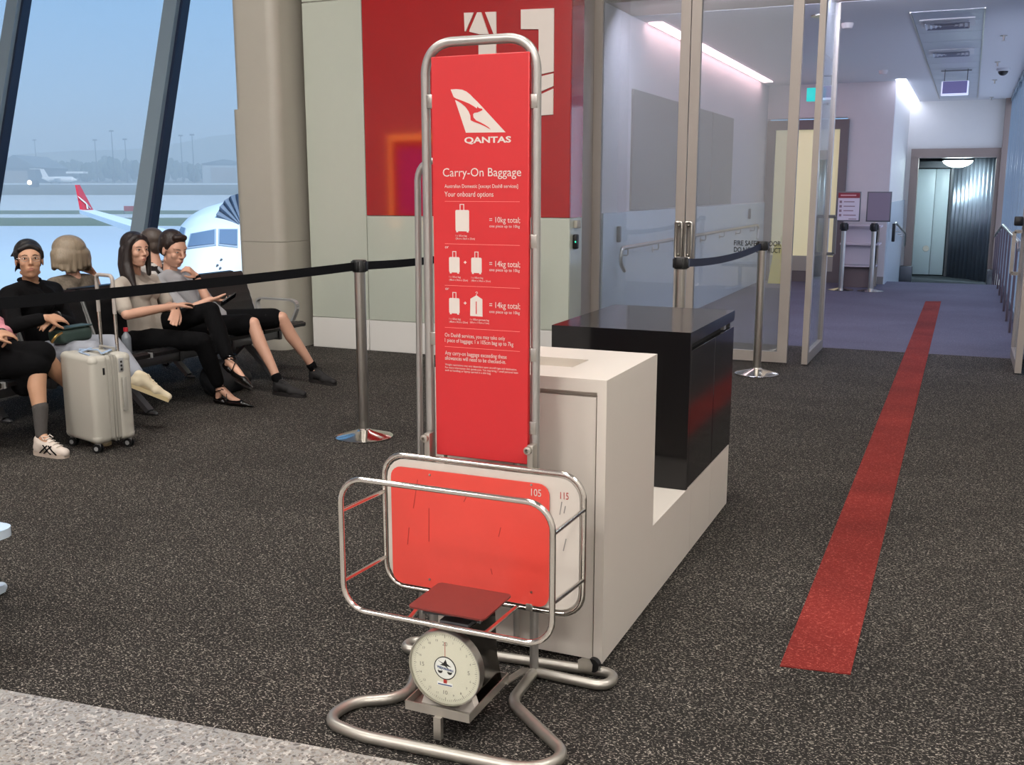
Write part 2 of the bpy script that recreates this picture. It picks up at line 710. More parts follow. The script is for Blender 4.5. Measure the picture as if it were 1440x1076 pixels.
def remesh(mb, voxel, smooth=2):
    """melt overlapping closed shapes into one continuous skin"""
    me = mb.mesh('tmp')
    ob = bpy.data.objects.new('tmp', me)
    COL.objects.link(ob)
    md = ob.modifiers.new('r', 'REMESH')
    md.mode = 'VOXEL'
    md.voxel_size = voxel
    dg = bpy.context.evaluated_depsgraph_get()
    ev = bpy.data.meshes.new_from_object(ob.evaluated_get(dg))
    bpy.data.objects.remove(ob)
    bpy.data.meshes.remove(me)
    n = len(ev.vertices)
    V = np.empty(n * 3)
    ev.vertices.foreach_get('co', V)
    V = V.reshape(-1, 3)
    E = np.empty(len(ev.edges) * 2, dtype=np.int64)
    ev.edges.foreach_get('vertices', E)
    E = E.reshape(-1, 2)
    deg = np.bincount(E.ravel(), minlength=n)[:, None]
    for _ in range(smooth):
        S = np.zeros_like(V)
        for k in range(3):
            S[:, k] = np.bincount(E[:, 0], V[E[:, 1], k], n) + np.bincount(E[:, 1], V[E[:, 0], k], n)
        V = V * 0.4 + 0.6 * S / np.maximum(deg, 1)
    fs = [tuple(p.vertices) for p in ev.polygons]
    bpy.data.meshes.remove(ev)
    o = MB()
    o.add(V, fs, True)
    o.keep = True
    return o


def unit(v):
    v = np.array(v, float)
    return v / np.linalg.norm(v)


X1, Y1, Z1 = np.eye(3)


# ------------------------------------------------------------------ the setting
ZC, ZL = 3.12, 7.0          # ceiling of the corridor, of the lounge
YW, YD = 8.2, 9.0           # face of the red and white wall, plane of the glass doors


def tz(x):                   # where the terrazzo meets the carpet
    return 2.022 + (x + 2.593) * 0.1063


def slab(poly, z0, z1):
    m = MB()
    return m.prism(poly, (0, 0, z0), X1, Y1, z1 - z0)


struct('floor', slab([(-14, tz(-14)), (4, tz(4)), (4, 10.1), (-14, 10.1)], -0.3, 0), M['carpet'])
struct('floor_corridor', slab([(-3.3, 10.1), (0.7, 10.1), (0.7, 17.9), (-3.3, 17.9)], -0.3, 0), M['cool_lit_carpet'])
fc = struct('floor_concourse', slab([(-14, -6), (4, -6), (4, tz(4)), (-14, tz(-14))], -0.3, 0), M['terrazzo'])
jn = MB()
ja, jb = at_z(306, 1019), at_z(231, 1076)
jd = unit(jb - ja)
jn.bar(ja + (0, 0, 0.0002), ja + jd * 3, 0.003, 0.0006)
ja2 = at_z(20, 985)
jn.bar(ja2 + (0, 0, 0.0002), ja2 + jd * 3, 0.003, 0.0006)
jm = jb * 0.55 + ja * 0.45
jn.bar(jm - np.array([6, 0.64, 0]) - Y1 * 0.3, jm + np.array([6, 0.64, 0]) - Y1 * 0.3, 0.003, 0.0006)
put('floor_joint', jn, M['taupe'], fc)
rp = MB()
rp.hexa([(-1.15, 17.9, -0.35), (0.6, 17.9, -0.35), (0.6, 21.5, -0.65), (-1.15, 21.5, -0.65), (-1.15, 17.9, 0), (0.6, 17.9, 0), (0.6, 21.5, -0.32), (-1.15, 21.5, -0.32)])
struct('floor_ramp', rp, mat('ramp_carpet', '#3c434b', 0.9, bump=0.3, bscale=200))
struct('floor_bridge', MB().box((-1.6, 21.5, -0.6), (1.2, 25.5, -0.32)), mat('bridge_floor', '#30363c', 0.9))

st = thing('floor_stripe', 'long straight red carpet strip set into the speckled floor, leading to the ramp', 'floor stripe', (-0.33, 9, 0))
put('red_carpet_strip', MB().prism([(-0.44, 3.13), (-0.228, 3.16), (-0.236, 14.95), (-0.43, 14.88)], (0, 0, 0.0), X1, Y1, 0.004), M['stripe'], st)

# red and white glass-clad wall beside the doors
wg = struct('wall_back', MB().box((-5.69, 8.215, 0), (-3.075, 8.48, ZL)), M['white_paint'])
put('white_glass_panel', MB().box((-5.692, YW, 0.292), (-5.064, 8.214, 3.155), 0.003, 1), M['white_glass'], wg)
put('white_glass_panel', MB().box((-5.692, YW, 3.163), (-5.064, 8.214, 5.2), 0.003, 1), M['white_glass'], wg)
put('white_glass_panel', MB().box((-5.058, YW, 0.292), (-3.07, 8.214, 1.252), 0.003, 1), M['white_glass'], wg)
put('red_glass_panel', MB().box((-5.058, YW, 1.256), (-3.07, 8.214, 5.2), 0.003, 1), M['red_glass'], wg)
put('base_panel', MB().box((-5.692, YW - 0.004, 0.0), (-5.064, 8.214, 0.287), 0.003, 1), M['white_paint'], wg)
put('base_panel', MB().box((-5.058, YW - 0.004, 0.0), (-3.07, 8.214, 0.287), 0.003, 1), M['white_paint'], wg)
rt_ = MB()
rt_.box((-3.085, 8.216, 1.256), (-3.068, 8.5, 5.2))
put('red_return_panel', rt_, M['red_glass'], wg)
put('white_return_panel', MB().box((-3.085, 8.216, 0.0), (-3.068, 8.5, 1.252)), M['white_glass'], wg)

# gate number on the red glass
gn = thing('gate_number', 'large white gate number 11 with slanting cuts, on the red glass wall', 'sign', (-3.6, YW, 2.9))


def wall_px(pts, Y=8.19):
    q = [at_y(x, y, Y) for x, y in pts]
    return [(p[0], p[2]) for p in q]


def flat_y(mb, poly, Y, depth):
    """polygon in (X, Z) standing at Y, thickness towards the viewer"""
    return mb.prism(poly, (0, Y, 0), X1, Z1, depth)


for nm, polys in (('numeral_left', [[(652.5, 18), (666, 17.6), (655, 44), (653.5, 44)], [(671, 17.4), (676.5, 17.2), (687, 48), (674, 48), (660, 44.6), (660.5, 42)], [(682, 17), (697.5, 16.5), (698, 52), (695, 50)], [(673, 52), (689, 54), (697.5, 62), (697.5, 120), (673, 120)]]),
                  ('numeral_right', [[(732.5, 13.5), (779, 11.5), (778.6, 100.5), (757.5, 105), (757.5, 41), (732.5, 41)], [(757.5, 108), (778.4, 103.2), (778.2, 121), (757.4, 130)], [(757.4, 134), (778.2, 124.5), (777.6, 161), (757.2, 162.5)]])):
    g = MB()
    for pl in polys:
        flat_y(g, wall_px(pl[::-1]), 8.2, 0.012)
    put(nm.split('_')[0], g, M['white_print'], gn)

# recess, cladding column and window wall
struct('wall_recess', MB().box((at_y(330, 300, 7.85)[0], 9.0, 0), (-5.6, 9.2, ZL)), mat('recess_cream', '#c9c4b4', 0.6))
struct('wall_recess_side', MB().box((-5.69, 8.48, 0), (-5.55, 9.0, ZL)), M['white_paint'])
pxl, pxr = at_y(330, 300, 7.85)[0], at_y(394, 300, 7.85)[0]
pc = MB()
zc = at_y(360, 153, 7.85)[2]
zj = at_y(360, 340, 7.85)[2]
for z_a, z_b in ((0, zj - 0.0015), (zj + 0.0015, zc)):
    pc.prism(rrect(pxl, 7.85, pxr, 8.75, 0.10, 6), (0, 0, z_a), X1, Y1, z_b - z_a)
pc.prism(rrect(pxl + 0.015, 7.88, pxr - 0.01, 8.7, 0.10, 6), (0, 0, zc), X1, Y1, ZL - zc)
struct('wall_column', pc, M['cream'])

WS = 0.30                     # outward lean of the glazing


def wy(z):
    return 7.87 + WS * z


mull_x = [-14.6, -12.3, -10.0, -7.7]
for i, (xa, xb) in enumerate(((-14, -12.3), (-12.3, -10.0), (-10.0, -7.7), (-7.7, pxl + 0.1))):
    g = MB()
    g.add([(xa, wy(0.1), 0.1), (xb, wy(0.1), 0.1), (xb, wy(ZL), ZL), (xa, wy(ZL), ZL)], [(0, 1, 2, 3)])
    wn = struct('window_%d' % (i + 1), g, M['win'])
    if i < 3:
        f = MB()
        xm = xb
        f.hexa([(xm - 0.1, wy(0.1) - 0.13, 0), (xm + 0.075, wy(0.1) - 0.13, 0), (xm + 0.075, wy(0.1) + 0.03, 0), (xm - 0.1, wy(0.1) + 0.03, 0),
                (xm - 0.1, wy(ZL) - 0.13, ZL), (xm + 0.075, wy(ZL) - 0.13, ZL), (xm + 0.075, wy(ZL) + 0.03, ZL), (xm - 0.1, wy(ZL) + 0.03, ZL)])
        put('mullion', f, M['mull'], wn)
        f = MB()
        f.hexa([(xm + 0.076, wy(0.1) - 0.08, 0), (xm + 0.11, wy(0.1) - 0.08, 0), (xm + 0.11, wy(0.1) + 0.03, 0), (xm + 0.076, wy(0.1) + 0.03, 0),
                (xm + 0.076, wy(ZL) - 0.08, ZL), (xm + 0.11, wy(ZL) - 0.08, ZL), (xm + 0.11, wy(ZL) + 0.03, ZL), (xm + 0.076, wy(ZL) + 0.03, ZL)])
        put('gasket', f, M['mull_dark'], wn)
struct('wall_recess_flank', MB().box((pxl + 0.02, 8.6, 0), (pxl + 0.12, 10.1, ZL)), M['white_paint'])
struct('trim_1', MB().box((-14, 7.78, 0), (pxl, 7.98, 0.1)), M['mull'])

# room shell out of the picture
struct('ceiling', MB().box((-14, -6, ZL), (4, 10.2, ZL + 0.2)), M['ceil'])
struct('wall_left', MB().box((-14.2, -6, -0.3), (-14, 10.2, ZL + 0.2)), M['white_paint'])
struct('wall_right', MB().box((4, -6, -0.3), (4.2, 9.2, ZL + 0.2)), M['white_paint'])
struct('wall_rear', MB().box((-14, -6.2, -0.3), (4, -6, ZL + 0.2)), M['grey_wall'])
struct('wall_door_side', MB().box((0.6, 9.0, 0), (4, 9.2, ZL)), M['white_paint'])
struct('wall_door_head', MB().box((-5.6, 8.9, 3.31), (0.6, 9.14, ZL)), M['frame'])
jb_ = MB()
jb_.hexa([(-3.3, 8.5, 0), (-3.07, 8.5, 0), (-3.15, 9.02, 0), (-3.3, 9.02, 0), (-3.3, 8.5, ZL), (-3.07, 8.5, ZL), (-3.15, 9.02, ZL), (-3.3, 9.02, ZL)])
struct('trim_2', jb_, M['frame'])

# corridor beyond the doors
wl = struct('wall_corridor_left', MB().box((-3.3, 9.02, 0), (-3.075, 17.5, ZC)), M['grey_wall'])
put('dado_panel', MB().box((-3.075, 9.03, 0), (-3.05, 17.3, 1.275)), M['dado'], wl)
for a, b in ((9.9, 11.6), (11.62, 13.3), (13.32, 14.6)):
    put('upper_panel', MB().box((-3.075, a, 1.29), (-3.055, b, 2.45)), M['taupe'], wl)
wf = struct('wall_corridor_end', MB().box((-3.3, 17.3, 0), (-3.06, 17.5, ZC)).box((-3.06, 17.3, 2.6), (-1.83, 17.5, ZC)).box((-1.83, 17.3, 0), (-1.15, 17.5, ZC)), M['grey_wall'])
put('skirting', MB().box((-1.83, 17.285, 0), (-1.15, 17.3, 0.12)), M['taupe'], wf)
wp = struct('wall_passage', MB().box((-1.35, 17.5, -0.6), (-1.15, 21.5, ZC)), M['white_paint'])
put('dado_panel', MB().hexa([(-1.15, 17.32, 0), (-1.13, 17.32, 0), (-1.13, 21.5, -0.32), (-1.15, 21.5, -0.32), (-1.15, 17.32, 1.28), (-1.13, 17.32, 1.28), (-1.13, 21.5, 1.28), (-1.15, 21.5, 1.28)]), M['dado'], wp)
struct('ceiling_corridor', MB().box((-3.3, 9.9, ZC), (0.75, 21.6, ZC + 0.15)), M['ceil'])
struct('ceiling_soffit', MB().box((-3.3, 9.14, ZC + 0.002), (0.75, 9.9, ZC + 0.19)), M['bronze'])

# end portal of the ramp and the bridge room behind it
pw = struct('wall_portal', MB().box((-1.35, 21.5, 2.24), (0.75, 21.7, ZC)).box((-1.35, 21.5, -0.6), (-1.05, 21.7, 2.24)).box((0.5, 21.5, -0.6), (0.75, 21.7, 2.24)), M['white_paint'])
pf = MB()
pf.box((-1.07, 21.42, 2.07), (0.56, 21.75, 2.24)).box((-1.07, 21.42, -0.32), (-0.93, 21.75, 2.08)).box((0.42, 21.42, -0.32), (0.56, 21.75, 2.08))
put('portal_frame', pf, M['bronze'], pw)
put('jamb_guard', MB().box((-1.13, 21.28, -0.32), (-0.9, 21.44, 0.02), 0.02).box((0.42, 21.28, -0.32), (0.56, 21.44, 0.0), 0.02), M['alu_dark'], pw)
struct('trim_3', MB().box((0.49, 21.3, 0), (0.6, 21.44, ZC)), M['bronze'])
br = MB().box((-1.8, 21.7, -0.6), (-1.5, 25.4, 2.6)).box((-1.8, 25.2, -0.6), (1.4, 25.4, 2.6)).box((1.2, 21.7, -0.6), (1.4, 25.4, 2.6))
struct('wall_bridge', br, mat('bridge_wall', '#4b535c', 0.6))
struct('ceiling_bridge', MB().box((-1.8, 21.7, 2.2), (1.4, 25.4, 2.35)), mat('bridge_ceiling', '#7c848c', 0.5))

# bridge door (pale) and its folding curtain
d5 = thing('door_5', 'pale grey bridge door with a small round plate, behind the end portal', 'door', (-0.75, 23.5, -0.32))
d5['kind'] = 'structure'
put('door_panel', MB().box((-1.1, 23.5, -0.3), (-0.66, 23.54, 1.9), 0.01).box((-0.655, 23.5, -0.3), (-0.39, 23.54, 1.9), 0.01), mat('bridge_door', '#c9d6dc', 0.35), d5)
put('door_frame', MB().box((-0.37, 23.44, -0.32), (-0.29, 23.6, 2.05)).box((-1.2, 23.44, 1.92), (-0.29, 23.6, 2.05)), M['alu_dark'], d5)
put('finger_plate', MB().lathe([(0.0, 0.012), (0.06, 0.012), (0.065, 0)], (-0.75, 23.5, 0.25), 20, (0, -1, 0)), M['white'], d5)
cv = []
for k in range(97):
    t = k / 96
    x_ = -0.3 + t * 1.0
    y_ = 23.4 - 1.45 * t
    o_ = 0.045 * math.sin(t * 2 * PI * 13)
    cv.append((x_ - 0.8 * o_, y_ - 0.55 * o_))
ct = MB()
vs = [(x, y, -0.32) for x, y in cv] + [(x, y, 2.15) for x, y in cv]
nn = len(cv)
ct.add(vs, [(i, i + 1, nn + i + 1, nn + i) for i in range(nn - 1)], False)
cu_ = put('folding_curtain', ct, mat('curtain_metal', '#8f96a2', 0.35, 0.6, var=0.1))
tag(cu_, 'ribbed grey folding curtain of the boarding bridge, right of the pale bridge door', 'folding curtain')
put('cornice', MB().box((-0.34, 23.35, 1.9), (-0.3, 23.45, 2.15)), M['alu_dark'], d5)
sd = cu_.modifiers.new('thick', 'SOLIDIFY')
sd.thickness = 0.012

# side glazing of the corridor
for k in range(6):
    ya, yb = 9.6 + 2.0 * k, 11.6 + 2.0 * k
    g = MB()
    g.add([(0.61, ya, 0.1), (0.61, yb, 0.1), (0.61, yb, ZC), (0.61, ya, ZC)], [(0, 1, 2, 3)])
    wn = struct('window_%d' % (k + 5), g, M['sideglass'])
    f = MB()
    f.box((0.56, yb - 0.03, 0), (0.66, yb + 0.03, ZC)).box((0.57, ya + 0.97, 0), (0.65, ya + 1.03, ZC)).box((0.57, ya, 0), (0.66, yb, 0.1)).box((0.57, ya, ZC - 0.06), (0.66, yb, ZC))
    put('window_frame', f, M['mull'], wn)


# glass doors
def leaf(name, a, b, zt, label, stile=0.085, thick=0.05, rail=0.09):
    """framed glass leaf from a to b on plan"""
    a, b = np.array([*a, 0.0]), np.array([*b, 0.0])
    d = unit(b - a)
    n_ = np.cross(d, Z1) * thick / 2
    L = np.linalg.norm(b - a)
    e = thing(name, label, 'glass door', (a + b) / 2)
    e['kind'] = 'structure'

    def blk(s0, s1, z0, z1, tk=1.0):
        p = [a + d * s0 - n_ * tk, a + d * s1 - n_ * tk, a + d * s1 + n_ * tk, a + d * s0 + n_ * tk]
        return [q + Z1 * z0 for q in p] + [q + Z1 * z1 for q in p]
    f = MB()
    for s0, s1, z0, z1 in ((0, stile, 0.012, zt), (L - stile, L, 0.012, zt), (stile, L - stile, 0.012, 0.012 + rail), (stile, L - stile, zt - rail, zt)):
        f.hexa(blk(s0, s1, z0, z1))
    put('door_frame', f, M['frame'], e)
    put('glass_pane', MB().hexa(blk(stile, L - stile, 0.012 + rail, zt - rail, 0.2)), M['doorglass'], e)
    return e, a, d, n_


def pull(e, c, d, n_, wid, z0, z1, side):
    m_ = MB()
    off = unit(n_) * side * 0.055
    p = [c, c + off, c + off + d * 0, c + off, c]
    pts = [c + Z1 * z0, c + off + Z1 * z0, c + off + Z1 * z1, c + Z1 * z1]
    for i in range(3):
        m_.bar(pts[i], pts[i + 1], 0.026, 0.026, d if i != 1 else d)
    put('handle', m_, M['steel'], e)


xm_ = at_y(963.5, 340, YD)[0]
e, a, d, n_ = leaf('door_1', (-3.15, YD), (xm_ - 0.004, YD), 3.30, 'closed framed glass door leaf next to the red wall')
hx = at_y(957, 340, YD)[0]
zz = (at_y(957, 362, YD)[2], at_y(957, 312, YD)[2])


def dpull(e, xc0, xc1, z0, z1, y=YD - 0.07):
    m_ = MB()
    pts = rrect(xc0, z0, xc1, z1, 0.012, 2)
    m_.tube([(x, y, z) for x, z in pts], 0.013, True, 8)
    for z in (z0 + 0.03, z1 - 0.03):
        m_.cap(((xc0 + xc1) / 2, y, z), ((xc0 + xc1) / 2, y + 0.06, z), 0.011, 0.011, 8)
    put('handle', m_, M['steel'], e)


dpull(e, xm_ - 0.07, xm_ - 0.018, *zz)
e, a, d, n_ = leaf('door_2', (xm_ + 0.004, YD), (-1.342, YD), 3.30, 'closed framed glass door leaf lettered fire safety door')
dpull(e, xm_ + 0.018, xm_ + 0.07, *zz)
for s_, xl, xr, yb in (('FIRE SAFETY DOOR', 1032, 1098, 345), ('DO NOT OBSTRUCT', 1032, 1098, 354.3)):
    p, q = at_y(xl, yb, 8.985), at_y(xr, yb, 8.985)
    tx = text_mb(s_, (p[0], 8.987, p[2]), X1, Z1, q[0] - p[0], 0.042, bold=0.01)
    put('lettering', tx, M['print_black'], e)
e, a, d, n_ = leaf('door_3', (-1.19, 8.96), (-1.19, 9.98), 3.30, 'glass door leaf standing open at the left side of the doorway', 0.08)
z0, z1 = at_x(1160, 361, -1.13)[2], at_x(1160, 307, -1.13)[2]
for sgn in (1, -1):
    m_ = MB()
    q = [(-1.19 + sgn * 0.025, 9.9), (-1.19 + sgn * 0.085, 9.9), (-1.19 + sgn * 0.085, 9.9), (-1.19 + sgn * 0.025, 9.9)]
    zq = [z0, z0, z1, z1]
    for i in range(3):
        m_.bar((*q[i], zq[i]), (*q[i + 1], zq[i + 1]), 0.03, 0.022, Y1)
    put('handle', m_, M['alu_dark'], e)
e, a, d, n_ = leaf('door_4', (0.475, 9.22), (0.475, 10.2), 3.30, 'glass door leaf standing open at the right side of the doorway', 0.08)
z0, z1 = at_x(1417, 361, 0.44)[2], at_x(1417, 310, 0.44)[2]
m_ = MB()
for p, q in (((0.45, 10.06, z0), (0.39, 10.06, z0)), ((0.39, 10.06, z0), (0.39, 10.06, z1)), ((0.39, 10.06, z1), (0.45, 10.06, z1))):
    m_.bar(p, q, 0.03, 0.022, Y1)
put('handle', m_, M['steel'], e)
put('lock_box', MB().box((0.38, 10.0, z1 + 0.05), (0.45, 10.12, z1 + 0.13), 0.01), M['black_plastic'], e)

# door in the corridor's end wall: dark frame, lit frosted pane
e = thing('door_6', 'dark framed door with a warm lit pane, behind the glass doors', 'door', (-2.4, 17.3, 0))
e['kind'] = 'structure'
put('door_frame', MB().box((-3.06, 17.24, 0), (-2.93, 17.4, 2.57)).box((-1.93, 17.24, 0), (-1.8, 17.4, 2.57)).box((-2.93, 17.24, 2.42), (-1.93, 17.4, 2.57)).box((-2.93, 17.26, 0), (-1.93, 17.38, 0.42)), mat('door_taupe', '#6f6767', 0.5), e)
put('kick_panel', MB().box((-2.93, 17.245, 0.18), (-1.93, 17.26, 0.42)), M['cream'], e)
put('lit_pane', MB().box((-2.93, 17.3, 0.42), (-1.93, 17.32, 2.42)), mat('lit_pane', '#d9d2ac', 0.5, emit='#f0e6b8', estr=0.33), e)


# ------------------------------------------------------------------ baggage sizer with sign
SX0, SX1, SY = -1.484, -1.132, 2.75
TR = 0.0138
sz = thing('baggage_sizer', 'tall tubular steel baggage sizer with a red carry-on sign, red gauge board and scale tray', 'baggage sizer', (-1.3, 2.6, 0))
fr_ = MB().tube(fillet([(SX0, SY, 0.02), (SX0, SY, 1.915), (SX1, SY, 1.915), (SX1, SY, 0.02)], 0.085, n=16), TR, n=20)
put('sign_frame', fr_, M['tube'], sz)
rl = MB().tube(fillet([(SX0 - 0.115, 2.92, 0.02), (SX0 - 0.115, 2.92, 1.56), (SX0 - 0.02, 2.92, 1.585), (SX1 - 0.2, 2.92, 1.585), (SX1 - 0.16, 2.92, 1.56)], 0.05, n=6), 0.012, n=10)
# second, lower loop standing just behind the sign
rl = MB().tube(fillet([(-1.602, 2.885, 0.03), (-1.59, 2.885, 1.585), (-1.25, 2.885, 1.585), (-1.25, 2.885, 0.03)], 0.06, n=6), 0.0105, n=10)
put('rear_loop', rl, M['tube'], sz)
zb = 0.0175
base = MB()
w0 = 0.055
L0 = [(SX1 + 0.0, SY - 0.01), (SX1 + 0.02, 2.66), (-1.13, 2.56), (-1.02, 2.46), (-0.905, 2.36), (-0.895, 2.30), (-0.955, 2.235), (-1.30, 2.235), (-1.52, 2.235), (-1.60, 2.29), (-1.58, 2.37), (-1.50, 2.43), (-1.44, 2.52), (-1.46, 2.64), (SX0, SY - 0.01)]
a_, b_ = at_z(700, 1066, zb), at_z(500, 1035, zb)
# front loop of the foot
front = fillet([(SX1, SY, zb), (SX1 + 0.005, 2.66, zb), (-1.12, 2.545, zb), (-0.86, 2.335, zb), (-0.93, 2.235, zb), (-1.42, 2.205, zb), (-1.565, 2.235, zb), (-1.545, 2.36, zb), (-1.41, 2.445, zb), (-1.475, 2.62, zb), (SX0, SY, zb)],
               [0, 0.05, 0.09, 0.10, 0.10, 0.3, 0.09, 0.09, 0.09, 0.08, 0], n=12)
base.tube(front, 0.0168, n=18)
rear = fillet([(SX1, SY, zb), (-0.89, 2.745, zb), (-0.89, 2.84, zb), (-1.3, 2.80, zb), (-1.59, 2.80, zb), (-1.59, 2.725, zb), (SX0, SY, zb)], [0, 0.045, 0.045, 0.2, 0.035, 0.035, 0], n=6)
base.tube(rear, 0.0160, n=14)
put('base_frame', base, M['galv'], sz)

# gauge frames: back loop and front loop joined by rails
YB, YF = 2.70, 2.285
bl = [at_y(x, y, YB) for x, y in ((540, 646), (822, 684), (817, 858), (545, 823))]
fl_ = [at_y(x, y, YF) for x, y in ((479, 674), (779, 709), (772, 903), (484, 861))]
bx0, bx1, bz0, bz1 = -1.627, -0.957, 0.248, 0.682
fx0, fx1 = at_y(481, 770, YF)[0], at_y(777, 800, YF)[0]
fz1, fz0 = at_y(628, 690.5, YF)[2], at_y(628, 882, YF)[2]
for nm, (x0, x1, z0, z1, yy, r_) in (('gauge_loop', (bx0, bx1, bz0, bz1, YB, 0.0085)), ('gauge_loop', (fx0, fx1, fz0, fz1, YF, 0.0083))):
    t = MB().tube([(x, yy, z) for x, z in rrect(x0, z0, x1, z1, 0.072, 7)], r_, True, 12)
    put(nm, t, M['chrome'], sz)
for (p, q) in (((483, 719), (543, 691)), ((485, 818), (544, 783)), ((778, 752), (819, 717)), ((776, 849), (818, 816))):
    p3, q3 = at_y(*p, YF), at_y(*q, YB)
    p3[0], q3[0] = (fx0 if p[0] < 600 else fx1), (bx0 if p[0] < 600 else bx1)
    put('gauge_rail', MB().tube([p3, q3], 0.0066, n=10), M['chrome'], sz)
for p, q in (((574, 868), (607, 833)), ((681, 886), (728, 848))):
    p3, q3 = at_y(*p, YF), at_y(*q, YB)
    p3[2], q3[2] = fz0, bz0
    put('shelf_rail', MB().tube([p3, q3], 0.0068, n=10), M['chrome'], sz)
# boards: 115 (clear pale) and 105 (red)
wb = MB().prism(rrect(bx0 + 0.012, bz0 + 0.012, bx1 - 0.012, bz1 - 0.012, 0.065), (0, YB + 0.004, 0), X1, Z1, 0.005)
wbo = put('gauge_board', wb, M['white'], sz)
pr_ = [at_y(x, y, 2.69) for x, y in ((548, 661), (770, 684), (769, 842), (549, 822))]
rx0, rx1, rz0, rz1 = -1.597, -1.062, 0.262, 0.646
rb = put('gauge_board', MB().prism(rrect(rx0, rz0, rx1, rz1, 0.035), (0, 2.695, 0), X1, Z1, 0.004), M['red_basket'], sz, 'red gauge board')
nb = MB()
p = at_y(747, 697, 2.69)
text_mb('105', (p[0], 2.69, p[2]), X1, Z1, 0.032, 0.022, mb=nb)
put('lettering', nb, M['white_print'], rb)
nb = MB()
p = at_y(788, 701.5, 2.698)
text_mb('115', (p[0], 2.698, p[2]), X1, Z1, 0.026, 0.021, mb=nb)
put('lettering', nb, M['print_red'], wbo)
for x, y in ((604, 668), (747, 682), (604, 815), (747, 833)):
    q = at_y(x, y, 2.69)
    sc_ = MB().lathe([(0.004, 0), (0.003, 0.003), (0.0, 0.0035)], (q[0], 2.691, q[2]), 10, (0, -1, 0))
    put('screw', sc_, M['steel'], rb)
# scuffs on the gauge boards
for x0, y0, x1, y1 in ((587, 675, 581, 715), (603, 715, 603, 762), (660, 690, 652, 706), (575, 742, 573, 766), (704, 742, 701, 755), (690, 800, 692, 808)):
    a_, b_ = at_y(x0, y0, 2.6895), at_y(x1, y1, 2.6895)
    sf = MB().bar((a_[0], 2.6905, a_[2]), (b_[0], 2.6905, b_[2]), 0.0022, 0.0006, Y1)
    put('scuff_mark', sf, mat('scuff_red', '#b22824', 0.4), rb)
for x0, y0, x1, y1 in ((790, 706, 787, 724), (796, 758, 792, 775), (795, 712, 793, 722)):
    a_, b_ = at_y(x0, y0, 2.698), at_y(x1, y1, 2.698)
    sf = MB().bar((a_[0], 2.6985, a_[2]), (b_[0], 2.6985, b_[2]), 0.003, 0.0006, Y1)
    put('scuff_mark', sf, mat('scuff_grey', '#8d8a86', 0.5), wbo)
# clamps between loop and posts
for x_, z_ in ((SX0 + 0.012, 0.745), (SX1 + 0.004, 0.742)):
    c = MB().box((x_ - 0.010, 2.70, 0.66), (x_ + 0.010, 2.735, z_ + 0.015), 0.004)
    c.lathe([(0.012, 0), (0.012, 0.012), (0.006, 0.014), (0.006, 0.004), (0, 0.004)], (x_ - 0.004, 2.70, z_), 14, (0, -1, 0))
    put('clamp', c, M['galv'], sz)
for x_ in (-1.36, -1.125):
    put('clamp', MB().box((x_ - 0.012, 2.69, bz0 - 0.006), (x_ + 0.012, 2.76, bz0 + 0.02), 0.004), M['galv'], sz)

# the sign
PF = 2.728
sgp = put('sign_panel', MB().box((-1.4535, PF, 0.689), (-1.1455, PF + 0.016, 1.873), 0.002, 1), M['red'], sz, 'red printed sign panel')
for x_, z_ in ((-1.462, 1.75), (-1.462, 1.05), (-1.138, 1.35), (-1.138, 1.02), (-1.138, 0.80), (-1.138, 1.74)):
    put('clip', MB().box((x_ - 0.014, PF + 0.008, z_ - 0.02), (x_ + 0.014, PF + 0.02, z_ + 0.02), 0.003), M['steel'], sz)


def P2(x, y):
    q = at_y(x, y, PF)
    return (q[0], q[2])


def sign_text(name, s_, xl, xr, yb, yt=None, bold=0.0):
    """one printed line, a piece of its own on the sign panel"""
    a, b = P2(xl, yb), P2(xr, yb)
    h = None if yt is None else P2(xl, yt)[1] - a[1]
    return put(name, text_mb(s_, (a[0], PF, a[1]), X1, Z1, b[0] - a[0], h, bold=bold), M['white_print'], sgp)


def quad(mb, poly, depth=0.0007):
    return mb.prism([P2(*q) for q in poly], (0, PF, 0), X1, Z1, depth)


sign_text('brand_lettering', 'QANTAS', 653.2, 718.8, 201.3, 193.2, 0.03)
sign_text('heading', 'Carry-On Baggage', 623, 733, 248.3, 236.6)
sign_text('lettering', 'Australian Domestic [except Dash8 services]', 625.3, 728.5, 264.2, 259.3)
sign_text('lettering', 'Your onboard options', 625.3, 694, 276.4, 269.4)
for (ye, yt1, yn, y1, c1, c2, y0, y2) in ((312.8, 305.0, 319.7, 316.3, '= 10kg total;', 'one piece up to 10kg', 332.4, 336.4), (374.6, 366.6, 381.2, 377.6, '= 14kg total;', 'one piece up to 10kg', 390, 394.3), (432.6, 424.4, 440, 436.3, '= 14kg total;', 'one piece up to 10kg', 449.2, 453.3)):
    sign_text('lettering', c1, 688.3, 731.5, ye, yt1)
    sign_text('lettering', c2, 688.3, 731, yn, y1 - 0.4)
for xl, xr, y, s_ in ((641, 656.7, 332.6, '1 x 105cm bag'), (641, 667.8, 336.6, '(56cm x 36cm x 23cm)'), (632, 647.8, 390.4, '1 x 105cm bag'), (632, 658, 394.6, '(48cm x 34cm x 23cm)'), (663, 679.5, 391.6, '1 x 105cm bag'), (663, 690, 395.8, '(48cm x 34cm x 23cm)'),
                       (632, 647.8, 449.4, '1 x 105cm bag'), (632, 658, 453.4, '(48cm x 34cm x 23cm)'), (661.2, 687.8, 450.3, '1 x 185cm garment bag'), (661.2, 688, 454.4, '(60cm x 114cm x 11cm)')):
    sign_text('small_lettering', s_, xl, xr, y, y - 2.6)
sign_text('lettering', 'or', 626, 631.2, 349.2)
sign_text('lettering', 'or', 626.4, 631.6, 407.6)
